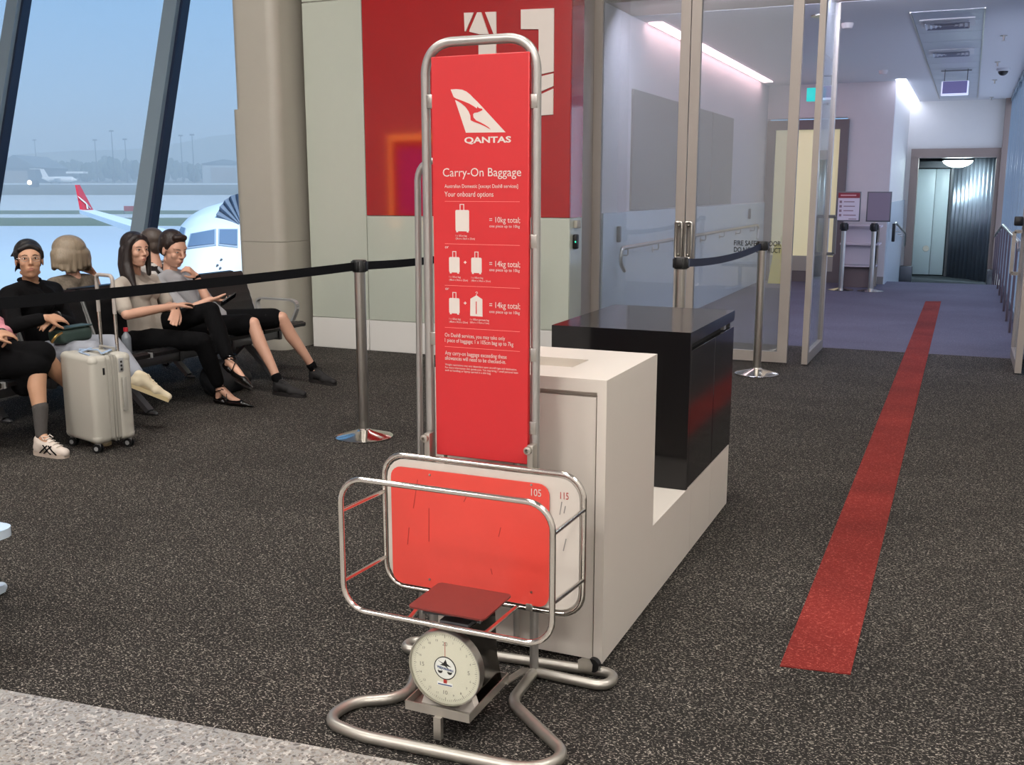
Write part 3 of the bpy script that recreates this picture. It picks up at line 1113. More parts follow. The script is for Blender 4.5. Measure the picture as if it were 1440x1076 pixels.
for xc, yc in ((654.2, 369), (654.2, 426.3)):
    t = MB()
    quad(t, [(xc + a * 0.6, yc - b * 0.6) for a, b in ((-1, -3.2), (1, -3.2), (1, -1), (3.2, -1), (3.2, 1), (1, 1), (1, 3.2), (-1, 3.2), (-1, 1), (-3.2, 1), (-3.2, -1), (-1, -1))])
    put('plus_sign', t, M['white_print'], sgp)
sign_text('lettering', 'On Dash8 services, you may take only', 625.8, 710.3, 473.2, 468.0)
sign_text('lettering', '1 piece of baggage; 1 x 105cm bag up to 7kg', 625.8, 722, 480.6, 475.2)
sign_text('lettering', 'Any carry-on baggage exceeding these', 626, 712.6, 498.6, 493.0)
sign_text('lettering', 'allowances will need to be checked-in.', 626, 711.5, 505.6, 500.2)
sign_text('small_lettering', 'Weight restrictions may vary dependent upon aircraft type and destination.', 626.2, 727, 513.6, 510.9)
sign_text('small_lettering', 'For more information visit qantas.com. You may bring 1 small personal item', 626.2, 728.5, 517.7, 515.0)
sign_text('small_lettering', 'such as handbag or laptop carried in a slim bag.', 626.2, 690.5, 521.6, 518.9)
for yl in (283.2, 342.8, 401.2, 460.3, 487.2):
    t = MB()
    a, b = P2(625.6, yl), P2(731, yl)
    t.box((a[0], PF - 0.0006, a[1] - 0.0005), (b[0], PF, a[1] + 0.0005))
    put('divider_line', t, M['pink_line'], sgp)


def bag_icon(x0, x1, y0, y1, hx0, hx1, hy):
    t = MB()
    a, b = P2(x0, y1), P2(x1, y0)
    t.prism(rrect(a[0], a[1] + 0.003, b[0], b[1], 0.004, 3), (0, PF, 0), X1, Z1, 0.0007)
    h0, h1 = P2(hx0, y0), P2(hx1, hy)
    k = 0.0022
    for lo, hi in (((h0[0], b[1]), (h0[0] + k, h1[1] - k)), ((h1[0] - k, b[1]), (h1[0], h1[1] - k)), ((h0[0], h1[1] - k), (h1[0], h1[1]))):
        t.box((lo[0], PF - 0.0007, lo[1]), (hi[0], PF, hi[1]))
    for fx in (a[0] + 0.005, b[0] - 0.005):
        t.box((fx - 0.003, PF - 0.0007, a[1]), (fx + 0.003, PF, a[1] + 0.003))
    put('bag_icon', t, M['white_print'], sgp)


bag_icon(640.8, 659.6, 295.4, 326.6, 646.6, 652.7, 287)
bag_icon(631.8, 646.3, 361.8, 384.4, 636.2, 641.6, 353.3)
bag_icon(662.9, 677.3, 362.6, 385.2, 667.3, 672.8, 354.0)
bag_icon(631.9, 646.2, 419.6, 441.8, 636.4, 641.7, 411.0)
t = MB()
quad(t, [(661.3, 444.3), (678.6, 445.4), (678.4, 421.0), (670, 415.2), (661.6, 420.2)])
hk = [P2(x, y) for x, y in ((670, 415.6), (670, 413.6), (671.6, 412.3), (671.2, 410.8), (669.6, 410.7), (669, 411.8))]
t.tube([(x, PF - 0.0004, z) for x, z in hk], 0.0008, n=6)
gi = put('bag_icon', t, M['white_print'], sgp)
t = MB()
t.prism([P2(x, y) for x, y in ((669.4, 441.5), (670.6, 441.6), (670.6, 424), (669.4, 424))], (0, PF - 0.0007, 0), X1, Z1, 0.0006)
put('icon_zip', t, M['red'], sgp)


def lpx(x, y):               # emblem outline read off an enlarged view
    return (580 + x * 0.2789, 40 + y * 0.2788)


tail = [(193, 308), (222, 306), (250, 309), (272, 318), (292, 334), (309, 352), (330, 372), (470, 524), (270, 526), (262, 502), (213, 355), (205, 338)]
t = MB()
quad(t, [lpx(*q) for q in tail][::-1])
put('tail_emblem', t, M['white_print'], sgp)
roo = [(203, 343), (222, 354), (255, 366), (285, 378), (312, 394), (326, 404), (328, 394), (336, 402), (352, 405), (354, 412), (342, 418), (328, 424), (312, 426), (306, 434), (309, 450), (322, 464), (344, 474), (366, 486), (384, 498), (396, 511), (370, 496), (340, 482), (308, 470), (294, 463), (293, 440), (284, 418), (268, 396), (246, 377), (224, 364), (208, 358)]
t = MB()
t.prism([P2(*lpx(*q)) for q in roo][::-1], (0, PF - 0.0007, 0), X1, Z1, 0.0007)
put('kangaroo_mark', t, M['red'], sgp)

# scale tray on a post, bracket and castor
TZ0, TZ1 = 0.088, 0.114
ta, tb_, tc_ = at_z(567, 987, TZ1), at_z(661.5, 1002.5, TZ1), at_z(716, 947, TZ1)
tx0, tx1, ty0, ty1 = ta[0], (tb_[0] + tc_[0]) / 2, (ta[1] + tb_[1]) / 2, tc_[1]
tm = MB()
tm.box((tx0, ty0, TZ0), (tx1, ty1, TZ0 + 0.003))
tm.box((tx0, ty0, TZ0 + 0.003), (tx1, ty0 + 0.003, TZ1)).box((tx0, ty1 - 0.003, TZ0 + 0.003), (tx1, ty1, TZ1)).box((tx0, ty0 + 0.003, TZ0 + 0.003), (tx0 + 0.003, ty1 - 0.003, TZ1)).box((tx1 - 0.003, ty0 + 0.003, TZ0 + 0.003), (tx1, ty1 - 0.003, TZ1))
put('scale_tray', tm, M['galv'], sz)
tpx = at_z(613, 1012, TZ0)[0]
put('tray_post', MB().box((tpx - 0.011, ty0 - 0.012, 0.025), (tpx + 0.011, ty0 + 0.004, TZ0 + 0.001)), M['galv'], sz)
put('tray_bracket', MB().bar((tx1 - 0.004, ty1 - 0.03, TZ0 + 0.008), (SX1, SY - 0.06, 0.055), 0.026, 0.004), M['galv'], sz)
cs = MB()
cp_ = at_z(828, 940, 0.04)
cx_, cy_ = cp_[0] - 0.012, 2.80
cs.prism([(-0.022, -0.012), (0.02, -0.012), (0.022, 0.01), (0.012, 0.03), (-0.012, 0.03), (-0.024, 0.022)], (cx_, cy_, 0.040), unit((1, 0.2, 0)), Z1, 0.004)
co_ = put('castor', cs, M['galv'], sz)
put('castor_wheel', MB().lathe([(0.008, -0.009), (0.022, -0.009), (0.022, 0.009), (0.008, 0.009)], (cx_ + 0.022, cy_ + 0.015, 0.046), 20, (0.2, 1, 0)), M['black_plastic'], co_)

# the dial scale standing in the tray
sl = thing('luggage_scale', 'round dial scale with a red weighing plate, in the tray of the sizer', 'scale', (-1.255, 2.45, 0.056))
DC = at_y(629, 937, 2.312)
DR = 0.1075
DX, BZ = DC[0], TZ0 + 0.003
bd = MB()
bd.prism([(-0.070, 0.0), (0.070, 0.0), (0.055, 0.08), (0.048, 0.225), (-0.048, 0.225), (-0.055, 0.08)], (DX, ty1 - 0.012, BZ), X1, Z1, ty1 - 0.012 - 2.325)
put('scale_body', bd, mat('scale_body_steel', '#55524f', 0.12, 1.0), sl)
put('scale_foot', MB().hexa([(DX - 0.085, 2.318, BZ), (DX + 0.085, 2.318, BZ), (DX + 0.085, 2.345, BZ), (DX - 0.085, 2.345, BZ), (DX - 0.068, 2.318, BZ + 0.05), (DX + 0.068, 2.318, BZ + 0.05), (DX + 0.068, 2.345, BZ + 0.05), (DX - 0.068, 2.345, BZ + 0.05)]), M['white'], sl)
put('dial_rim', MB().lathe([(DR - 0.002, 0.012), (DR - 0.0015, 0.020), (DR + 0.001, 0.020), (DR + 0.0015, 0.016), (DR + 0.0015, -0.008), (DR - 0.006, -0.010), (0.0, -0.010)], DC, 48, (0, -1, 0), False), M['steel'], sl)
df = put('dial_face', MB().lathe([(DR - 0.002, -0.006), (DR - 0.002, 0.012), (0, 0.012)], DC, 48, (0, -1, 0)), M['dial'], sl)
put('dial_cover', MB().lathe([(DR - 0.002, 0.019), (DR * 0.75, 0.027), (0, 0.030)], DC, 48, (0, -1, 0), False), M['dialglass'], sl)
DF = DC + np.array([0, -0.0122, 0])
tk = MB()
for k in range(100):
    a = 2 * PI * k / 100
    d = np.array([math.sin(a), 0, math.cos(a)])
    l_ = 0.010 if k % 10 == 0 else (0.0075 if k % 5 == 0 else 0.005)
    tk.bar(DF + d * (DR * 0.90 - l_), DF + d * (DR * 0.90), 0.0007 if k % 5 else 0.0013, 0.0005, Y1)
put('dial_ticks', tk, M['print_dark'], df)
tk = MB()
for k in range(20):
    a = 2 * PI * k / 20
    d = np.array([math.sin(a), 0, math.cos(a)])
    big = k % 5 == 0
    c = DF + d * DR * (0.66 if big else 0.745)
    if big:
        text_mb({0: '20', 5: '5', 10: '10', 15: '15'}[k], c - Z1 * 0.006, X1, Z1, None, 0.0115, 'CENTER', mb=tk)
    else:
        text_mb(str(k), c - Z1 * 0.003, X1, Z1, None, 0.0065, 'CENTER', mb=tk)
put('dial_numerals', tk, M['print_dark'], df)
rg = MB().lathe([(0.0335, 0.0), (0.0335, 0.0013), (0.031, 0.0013), (0.031, 0.0)], DF, 40, (0, -1, 0), False)
put('logo_ring', rg, M['print_black'], df)
put('logo_disc', MB().lathe([(0.031, 0.0), (0.031, 0.0009), (0, 0.0009)], DF, 40, (0, -1, 0)), mat('logo_white', '#eef0ee', 0.5), df)
DL = DF + np.array([0, -0.0010, 0])
lg = MB()
lg.prism([(-0.021, 0.019), (-0.005, 0.014), (0.002, 0.026), (0.006, 0.014), (0.019, 0.006), (0.005, 0.007), (0.011, -0.001), (-0.001, 0.006), (-0.016, 0.007), (-0.008, 0.012)][::-1], DL, X1, Z1, 0.0004)
for xo in (-0.015, 0.014):
    lg.prism([(xo - 0.0075, -0.0095)] + [(xo + 0.0075 * math.cos(a), -0.0095 + 0.0075 * math.sin(a)) for a in np.linspace(PI, 2 * PI, 9)], DL, X1, Z1, 0.0004)
    lg.bar(DL + (xo, 0, -0.001), DL + (xo - 0.0065, 0, -0.0095), 0.0006, 0.0004, Y1)
    lg.bar(DL + (xo, 0, -0.001), DL + (xo + 0.0065, 0, -0.0095), 0.0006, 0.0004, Y1)
put('logo_mark', lg, M['print_black'], df)
lg = MB()
text_mb('WEDDERBURN', DL - Z1 * 0.0045, unit((1, 0, -0.12)), unit((0.12, 0, 1)), 0.05, 0.0062, 'CENTER', mb=lg, bold=0.03)
put('logo_lettering', lg, M['print_blue'], df)
ndl = MB().bar(DF - Z1 * 0.02 - Y1 * 0.0002, DF + Z1 * 0.075 - Y1 * 0.0002, 0.0014, 0.0003, Y1).box(DF + (-0.005, -0.0018, -0.044), DF + (0.005, -0.0003, -0.034))
put('needle', ndl, M['print_red'], sl)
lb = MB().box(DF + (-0.0245, -0.0008, -0.052), DF + (0.0225, 0, -0.042))
put('dial_label', lb, mat('label_white', '#f2f3f2', 0.4), df)
lb = MB().box(DF + (-0.022, -0.0012, -0.0505), DF + (0.020, -0.0008, -0.0475))
put('dial_label_band', lb, M['print_blue'], df)
# spider and red plate
PZ = 0.372
pa, pb, pc2, pd2 = at_z(575, 855, PZ), at_z(682, 870, PZ), at_z(722, 835, PZ), at_z(612, 819, PZ)
px0, px1, py0, py1 = (pa[0] + pd2[0]) / 2, (pb[0] + pc2[0]) / 2, (pa[1] + pb[1]) / 2, (pc2[1] + pd2[1]) / 2
sp = MB().box((DX - 0.045, py0 + 0.04, BZ + 0.225), (DX + 0.045, py1 - 0.03, BZ + 0.238), 0.004)
for x_, y_ in ((px0 + 0.03, py0 + 0.04), (px1 - 0.03, py0 + 0.04), (px0 + 0.03, py1 - 0.04), (px1 - 0.03, py1 - 0.04)):
    sp.bar((DX, (py0 + py1) / 2, BZ + 0.236), (x_, y_, PZ - 0.026), 0.018, 0.006)
    sp.cap((x_, y_, PZ - 0.028), (x_, y_, PZ - 0.012), 0.005, 0.005, 8)
put('spider', sp, M['alu_dark'], sl)
put('weighing_plate', MB().prism(rrect(px0, py0, px1, py1, 0.014, 4), (0, 0, PZ - 0.005), X1, Y1, 0.005), M['plate'], sl)

# ------------------------------------------------------------------ white counter and black cabinet
CX0, CX1 = -1.545, -0.958
ct_ = thing('counter', 'white stepped gate counter with a sunken tray on its top, behind the sizer', 'counter', (-1.25, 3.6, 0))
cb = MB()
z0 = 0.012
cb.box((CX0, 2.895, z0), (CX0 + 0.03, 3.45, 0.93)).box((CX1 - 0.03, 2.895, z0), (CX1, 3.45, 0.93))
cb.box((CX0 + 0.03, 2.93, z0), (CX1 - 0.03, 3.45, 0.89))
# top with a sunken tray
q0, q1 = at_z(787, 512, 0.93), at_z(829, 500, 0.93)
tx0_, tx1_, ty0_, ty1_ = -1.33, -1.135, 3.075, 3.235
cb.box((CX0 + 0.03, 2.895, 0.89), (CX1 - 0.03, ty0_, 0.93)).box((CX0 + 0.03, ty1_, 0.89), (CX1 - 0.03, 3.45, 0.93)).box((CX0 + 0.03, ty0_, 0.89), (tx0_, ty1_, 0.93)).box((tx1_, ty0_, 0.89), (CX1 - 0.03, ty1_, 0.93))
put('counter_body', cb, M['white'], ct_)
put('tray_floor', MB().box((tx0_, ty0_, 0.8905), (tx1_, ty1_, 0.894)), mat('tray_beige', '#c9c2b6', 0.5), ct_)
put('front_door', MB().box((CX0 + 0.036, 2.907, z0 + 0.004), (CX1 - 0.037, 2.931, 0.872)), M['white'], ct_)
pq = MB()
ys = [3.45, at_x(965, 800, CX1)[1], at_x(992, 760, CX1)[1], 4.75]
ys = [3.45, 4.02, 4.38, 4.75]
for i in range(3):
    pq.box((CX0, ys[i] + (0.0015 if i else 0), z0), (CX1, ys[i + 1] - 0.0015, 0.30))
put('low_plinth', pq, M['white'], ct_)
bc = thing('cabinet', 'glossy black two-door cabinet standing on the low end of the white counter', 'cabinet', (-1.25, 4.33, 0.30))
put('cabinet_body', MB().box((CX0, 3.93, 0.301), (CX1 - 0.02, 4.765, 0.895)).box((CX0, 3.93, 0.895), (CX1, 4.765, 0.943)).box((CX1 - 0.02, 3.93, 0.301), (CX1, 3.955, 0.895)), M['black'], bc)
put('groove_shade', MB().box((CX1 - 0.0205, 3.956, 0.868), (CX1 - 0.0195, 4.764, 0.894)), M['dark_gap'], bc)  # thin matte black strip put in for the shade inside the gap
for ya, yb in ((3.958, 4.372), (4.378, 4.762)):
    dd = put('cabinet_door', MB().box((CX1 - 0.019, ya, 0.304), (CX1, yb, 0.868), 0.0015, 1), M['black'], bc)
put('latch', MB().box((CX1 - 0.02, 4.56, 0.875), (CX1 - 0.004, 4.60, 0.893)), M['steel'], bc)

# ------------------------------------------------------------------ stanchions with belts
def stanchion(label, x, y, h=1.05, belts=(), mb_belt='belt', group='belt stanchions'):
    e = thing('stanchion', label, 'stanchion', (x, y, 0), group)
    put('base', MB().lathe([(0.175, 0.0), (0.178, 0.006), (0.165, 0.014), (0.06, 0.038), (0.036, 0.048), (0.034, 0.055)], (x, y, 0), 40), M['chrome'], e)
    put('post', MB().lathe([(0.0325, 0.04), (0.0325, h - 0.02)], (x, y, 0), 28), M['steel'], e)
    put('belt_head', MB().lathe([(0.040, h - 0.035), (0.044, h - 0.03), (0.044, h + 0.03), (0.040, h + 0.036), (0.0, h + 0.037)], (x, y, 0), 24).box((x - 0.05, y - 0.02, h - 0.03), (x + 0.05, y + 0.02, h + 0.03), 0.006).box((x - 0.02, y - 0.05, h - 0.03), (x + 0.02, y + 0.05, h + 0.03), 0.006), M['black_plastic'], e)
    for (bx, by, sag) in belts:
        a, b = np.array([x, y, h]), np.array([bx, by, h])
        d = unit(b - a)
        a, b = a + d * 0.045, b - d * 0.045
        n_ = np.cross(d, Z1) * 0.0012
        vs, fs = [], []
        N = 24
        for i in range(N + 1):
            t_ = i / N
            p = a + (b - a) * t_ - Z1 * sag * 4 * t_ * (1 - t_)
            vs += [p - n_ - Z1 * 0.025, p + n_ - Z1 * 0.025, p + n_ + Z1 * 0.025, p - n_ + Z1 * 0.025]
        for i in range(N):
            for k in range(4):
                fs.append((4 * i + k, 4 * i + (k + 1) % 4, 4 * i + 4 + (k + 1) % 4, 4 * i + 4 + k))
        fs += [(3, 2, 1, 0), (4 * N, 4 * N + 1, 4 * N + 2, 4 * N + 3)]
        put('belt', MB().add(vs, fs), M[mb_belt], e)
    return e


HS = 1.045
stanchion('steel belt stanchion alone on the carpet in front of the white glass wall', -3.296, 5.245, HS, ((-3.78, 2.0, 0.015),))
stanchion('steel belt stanchion hidden behind the red sign, at the end of the belt', -3.42, 7.62, HS, ((-3.296, 5.245, 0.03),))
stanchion('steel belt stanchion out at the left, where the long belt ends', -3.78, 2.0, HS)
stanchion('steel belt stanchion standing behind the black cabinet', -1.60, 6.25, HS)
stanchion('steel belt stanchion before the fire safety door lettering', -1.49, 8.40, HS, ((-1.60, 6.25, 0.035),), 'belt_navy')


# ------------------------------------------------------------------ beam seating
def seat_row(label, yc, xb, sgn, n_arm, group='rows of black beam seats'):
    """xb: foot of the backrest; sgn +1 faces +X, -1 faces -X"""
    e = thing('seat_row', label, 'airport seats', (xb + sgn * 0.2, (yc[0] + yc[-1]) / 2, 0), group)

    def q(x, z):
        return (xb + sgn * x, z)
    for y in yc:
        up = [(-0.015, 0.405), (0.10, 0.395), (0.22, 0.402), (0.36, 0.425), (0.43, 0.432), (0.465, 0.418)]
        lo = [(0.462, 0.395), (0.36, 0.388), (0.22, 0.366), (0.10, 0.36), (-0.02, 0.372)]
        # ribbed cushion: small swells along the profile
        pr = []
        P = [np.array(p) for p in up]
        for i in range(len(P) - 1):
            for t in np.linspace(0, 1, 7)[:-1]:
                pr.append(P[i] + (P[i + 1] - P[i]) * t)
        pr.append(P[-1])
        pr = [p + np.array([0, 0.004 * abs(math.sin(i * PI / 3))]) for i, p in enumerate(pr)]
        poly = [(sgn * p[0], p[1]) for p in pr] + [(sgn * a, b) for a, b in lo]
        m = MB().prism(poly if sgn < 0 else poly, (xb, y + 0.27, 0), X1, Z1, 0.54)
        put('seat', m, M['leather'], e)
        bk = [(-0.02, 0.385), (-0.05, 0.50), (-0.085, 0.62), (-0.13, 0.75), (-0.165, 0.825)]
        P = [np.array(p) for p in bk]
        pr = []
        for i in range(len(P) - 1):
            for t in np.linspace(0, 1, 7)[:-1]:
                pr.append(P[i] + (P[i + 1] - P[i]) * t)
        pr.append(P[-1])
        fr = [p + np.array([0.004 + 0.004 * abs(math.sin(i * PI / 3)), 0]) for i, p in enumerate(pr)]
        rr = [p - np.array([0.03, 0.006]) for p in pr[::-1]]
        poly = [(sgn * p[0], p[1]) for p in fr + rr]
        m = MB().prism(poly, (xb, y + 0.27, 0), X1, Z1, 0.54)
        put('backrest', m, M['leather'], e)
        for s_ in (-0.277, 0.277):
            ef = MB().bar((xb + sgn * 0.45, y + s_, 0.405), (xb - sgn * 0.01, y + s_, 0.385), 0.014, 0.035).bar((xb - sgn * 0.01, y + s_, 0.385), (xb - sgn * 0.17, y + s_, 0.80), 0.014, 0.03, X1)
            put('side_rail', ef, M['alu'], e)
    y0, y1 = yc[0] - 0.3, yc[-1] + 0.3
    put('beam', MB().box((xb + sgn * 0.10, y0, 0.27), (xb + sgn * 0.18, y1, 0.335), 0.008), M['alu_dark'], e)
    for y in [yc[0] - 0.3] + [y + 0.3 for y in yc]:
        bk_ = MB().box((xb + sgn * 0.09, y - 0.02, 0.26), (xb + sgn * 0.19, y + 0.02, 0.385), 0.006)
        put('seat_bracket', bk_, M['alu_dark'], e)
    for y in [yc[0] - 0.3 * sgn, yc[3] - 0.3 * sgn, yc[-1] - 0.1 * sgn]:
        m = MB().bar((xb + sgn * 0.13, y, 0.29), (xb + sgn * 0.42, y, 0.025), 0.05, 0.035).bar((xb + sgn * 0.13, y, 0.29), (xb - sgn * 0.16, y, 0.025), 0.05, 0.035)
        m.cap((xb + sgn * 0.42, y, 0.016), (xb + sgn * 0.47, y, 0.014), 0.016, 0.014, 8).cap((xb - sgn * 0.16, y, 0.016), (xb - sgn * 0.21, y, 0.014), 0.016, 0.014, 8)
        put('leg', m, M['alu_dark'], e)
    for y in n_arm:
        path = fillet([(xb + sgn * 0.02, y, 0.39), (xb - sgn * 0.06, y, 0.60), (xb + sgn * 0.40, y, 0.595), (xb + sgn * 0.30, y, 0.405)], [0, 0.05, 0.07, 0], n=7)
        m = MB()
        for i in range(len(path) - 1):
            m.bar(path[i], path[i + 1], 0.045, 0.016, (0, 0, 1) if abs((path[i + 1] - path[i])[2]) < abs((path[i + 1] - path[i])[0]) else (1, 0, 0))
        put('armrest', m, M['alu'], e)
    return e


seat_row('front row of black leather beam seats facing the sizer, its far end seat empty', [3.75, 4.33, 4.91, 5.49, 6.08, 6.68], -5.36, 1, [6.985])
seat_row('rear row of black beam seats facing the window, behind the front row', [4.33, 4.91, 5.49, 6.08, 6.68], -5.80, -1, [6.985])

# ------------------------------------------------------------------ suitcase
fN, sN = unit((-0.26, -0.966, 0)), unit((0.966, -0.26, 0))
cn = at_z(137, 640)           # near lower corner of the shell
W_, D_, H0, H1 = 0.355, 0.255, 0.055, 0.565
co3 = cn - fN * 0.0


def sc_pt(a, b, z):            # a: along the wide face from the near corner, b: along the narrow side
    return co3 - sN * a - fN * b + Z1 * z


su = thing('suitcase', 'upright pale grey four-wheeled suitcase with its handle drawn out, beside the crossed legs', 'suitcase', sc_pt(W_ / 2, D_ / 2, 0))


def sbox(a0, a1, b0, b1, z0, z1, bev=0.0, seg=3):
    m = MB().box((a0, b0, z0), (a1, b1, z1), bev, seg)
    m.v = [tuple(sc_pt(*p)) for p in m.v]
    m.f = [f[::-1] for f in m.f]
    return m


def sjoin(*ms):
    o = MB()
    for m in ms:
        n = len(o.v)
        o.v += m.v
        o.f += [tuple(i + n for i in f) for f in m.f]
        o.sm += m.sm
    return o


shell_m = mat('suitcase_shell', '#b3b0a6', 0.42, var=0.03, vscale=5)
shl = put('shell', sbox(0, W_, 0, 0.115, H0, H1, 0.032, 4), shell_m, su)
put('shell', sbox(0, W_, 0.155, D_, H0, H1, 0.032, 4), shell_m, su)
put('zip_gusset', sbox(0.006, W_ - 0.006, 0.09, 0.185, H0 + 0.006, H1 - 0.006, 0.026, 4), mat('suitcase_gusset', '#a09d94', 0.7), su)
puts('zip', (sbox(0.003, W_ - 0.003, 0.124, 0.129, H0 + 0.003, H1 - 0.003, 0.002, 1), sbox(0.003, W_ - 0.003, 0.141, 0.146, H0 + 0.003, H1 - 0.003, 0.002, 1)), mat('suitcase_zip', '#8a877f', 0.6), su)
put('side_handle', sjoin(sbox(-0.022, -0.012, 0.178, 0.202, 0.23, 0.43, 0.004, 2), sbox(-0.018, 0.003, 0.18, 0.20, 0.23, 0.25, 0.004, 2), sbox(-0.018, 0.003, 0.18, 0.20, 0.41, 0.43, 0.004, 2)), mat('suitcase_trim', '#9c9a92', 0.4), su)
put('lock', sjoin(sbox(-0.004, 0.003, 0.17, 0.20, 0.46, 0.54, 0.003, 2)), M['alu'], su)
put('lock_dials', sjoin(*[sbox(-0.007, 0.0, 0.179, 0.191, z, z + 0.012, 0.002, 1) for z in (0.468, 0.49, 0.512)]), M['black_plastic'], su)
put('badge', sjoin(sbox(-0.003, 0.003, 0.07, 0.082, 0.455, 0.495, 0.001, 1)), M['black_plastic'], su)
cg = []
for a in (-0.0014, W_ - 0.0686):
    for z in (H0 - 0.0014, H1 - 0.0686):
        cg.append(sbox(a, a + 0.07, -0.0014, 0.07, z, z + 0.07, 0.033, 4))
        cg.append(sbox(a, a + 0.07, D_ - 0.07, D_ + 0.0014, z, z + 0.07, 0.033, 4))
puts('corner_guard', cg, mat('suitcase_guard', '#b3b0a6', 0.42), su)
put('top_handle', sjoin(sbox(0.10, 0.25, 0.195, 0.215, H1 + 0.016, H1 + 0.026, 0.004, 2), sbox(0.10, 0.12, 0.195, 0.215, H1 - 0.003, H1 + 0.02, 0.003, 1), sbox(0.23, 0.25, 0.195, 0.215, H1 - 0.003, H1 + 0.02, 0.003, 1)), mat('suitcase_trim', '#9c9a92'), su)
HT = 1.005
hb = MB()
for b_ in (0.095, 0.095):
    pass
# two drawn-out tubes and a grip
g0, g1 = sc_pt(0.09, 0.222, 0), sc_pt(0.265, 0.222, 0)
for g in (g0, g1):
    hb.tube([g + Z1 * (H1 - 0.02), g + Z1 * 0.80], 0.010, n=10)
    hb.tube([g + Z1 * 0.80, g + Z1 * (HT - 0.02)], 0.0078, n=10)
put('pull_tube', hb, M['chrome'], su)
gm = MB()
gm.tube(fillet([g0 + Z1 * (HT - 0.22), g0 + Z1 * HT, g1 + Z1 * HT, g1 + Z1 * (HT - 0.22)], 0.03, n=5), 0.0115, n=10)
put('pull_grip', gm, mat('grip_grey', '#a9a29c', 0.45), su)
tg = MB()
for a_, b_ in ((0.03, 0.05), (0.12, 0.03)):
    p = sc_pt(a_, b_, H1 + 0.002)
ta = [sc_pt(0.06, 0.03, H1 + 0.004), sc_pt(0.20, 0.05, H1 + 0.006), sc_pt(0.30, 0.10, H1 + 0.005), sc_pt(0.16, 0.14, H1 + 0.012), sc_pt(0.05, 0.10, H1 + 0.006)]
tg.tube(ta, 0.005, n=6)
tg.bar(sc_pt(0.05, 0.10, H1 + 0.006), sc_pt(0.12, 0.20, H1 + 0.010), 0.022, 0.003)
tg.bar(sc_pt(0.20, 0.05, H1 + 0.007), sc_pt(0.27, 0.16, H1 + 0.010), 0.022, 0.003)
put('luggage_tag', tg, mat('tag_blue', '#9eb2cc', 0.5), su, 'pale blue strap')
for a_, b_ in ((0.04, 0.03), (0.04, D_ - 0.03), (W_ - 0.04, 0.03), (W_ - 0.04, D_ - 0.03)):
    fk = put('castor', sbox(a_ - 0.014, a_ + 0.014, b_ - 0.012, b_ + 0.012, 0.032, 0.062, 0.004, 2), M['alu'], su)
    c = sc_pt(a_, b_, 0.027)
    m = MB()
    for s_ in (-1, 1):
        m.lathe([(0.010, -0.007), (0.025, -0.007), (0.027, 0), (0.025, 0.007), (0.010, 0.007), (0, 0.007)], c + fN * 0.014 * s_ * 0 + sN * 0.0 + unit(sN * 0.5 + fN) * 0.013 * s_, 18, unit(sN * 0.5 + fN))
    put('wheel', m, M['black_plastic'], fk)
    m = MB()
    for s_ in (-1, 1):
        m.lathe([(0.013, -0.0085), (0.013, 0.0085), (0, 0.0085)], c + unit(sN * 0.5 + fN) * 0.013 * s_, 14, unit(sN * 0.5 + fN))
    put('hub', m, M['alu'], fk)

# low metal table edge at the left border
tb = thing('side_table', 'low pale glossy table corner at the left edge of the photo', 'side table', (-3.15, 2.25, 0))
put('table_top', MB().prism(rrect(-3.45, 1.72, -2.80, 2.31, 0.05), (0, 0, 0.375), X1, Y1, 0.03), mat('table_pale', '#cfe0ef', 0.15, 0.2), tb)
put('apron', MB().prism(rrect(-3.41, 1.76, -2.84, 2.27, 0.05), (0, 0, 0.33), X1, Y1, 0.045), M['black_plastic'], tb)
put('foot', MB().bar((-3.15, 2.05, 0.025), at_z(0, 826, 0.025), 0.05, 0.03).cap(at_z(-3, 826, 0.022), at_z(2, 826, 0.022), 0.021, 0.021, 10), mat('table_pale', '#cfe0ef'), tb)
put('column', MB().lathe([(0.03, 0.02), (0.03, 0.34)], (-3.15, 2.05, 0), 16), M['alu_dark'], tb)

# ------------------------------------------------------------------ small fittings
tag(put('card_reader', MB().box((-3.068, 8.27, 0.99), (-3.03, 8.335, 1.115), 0.012, 3), M['black_plastic']), 'black card reader with a green light on the wall return next to the doors', 'card reader')
cr = bpy.data.objects['card_reader']
put('status_light', MB().box((-3.045, 8.266, 1.045), (-3.034, 8.271, 1.06), 0.002, 1), mat('green_light', '#30e0a0', 0.4, emit='#30e0b0', estr=1.2), cr)
tag(put('intercom', MB().box((-3.068, 8.29, 1.165), (-3.035, 8.39, 1.23), 0.006), M['cream']), 'small cream wall box above the black card reader', 'wall box')
th = at_y(430, 318, 8.98)
tag(put('thermostat', MB().box((th[0] - 0.05, 8.965, th[2] - 0.055), (th[0] + 0.04, 9.0, th[2] + 0.06), 0.006), M['white']), 'small white control box on the cream recess wall', 'wall control')


def rail_left():
    e = thing('handrail', 'steel handrail along the pale wall behind the glass doors', 'handrail', (-3.0, 12.9, 0.9))
    m = MB().tube(fillet([(-2.985, 9.5, 0.72), (-2.985, 9.36, 0.80), (-2.985, 9.40, 0.94), (-2.985, 16.3, 0.94), (-2.985, 16.42, 0.90), (-2.985, 16.38, 0.72)], [0, 0.08, 0.06, 0.06, 0.05, 0], n=6), 0.019, n=10)
    put('rail', m, M['steel'], e)
    for y in np.linspace(9.6, 16.1, 7):
        put('rail_bracket', MB().tube(fillet([(-2.985, y, 0.925), (-2.985, y, 0.86), (-3.05, y, 0.86)], 0.02), 0.007, n=6).lathe([(0.03, 0), (0.03, 0.006), (0, 0.006)], (-3.05, y, 0.86), 12, X1), M['steel'], e)


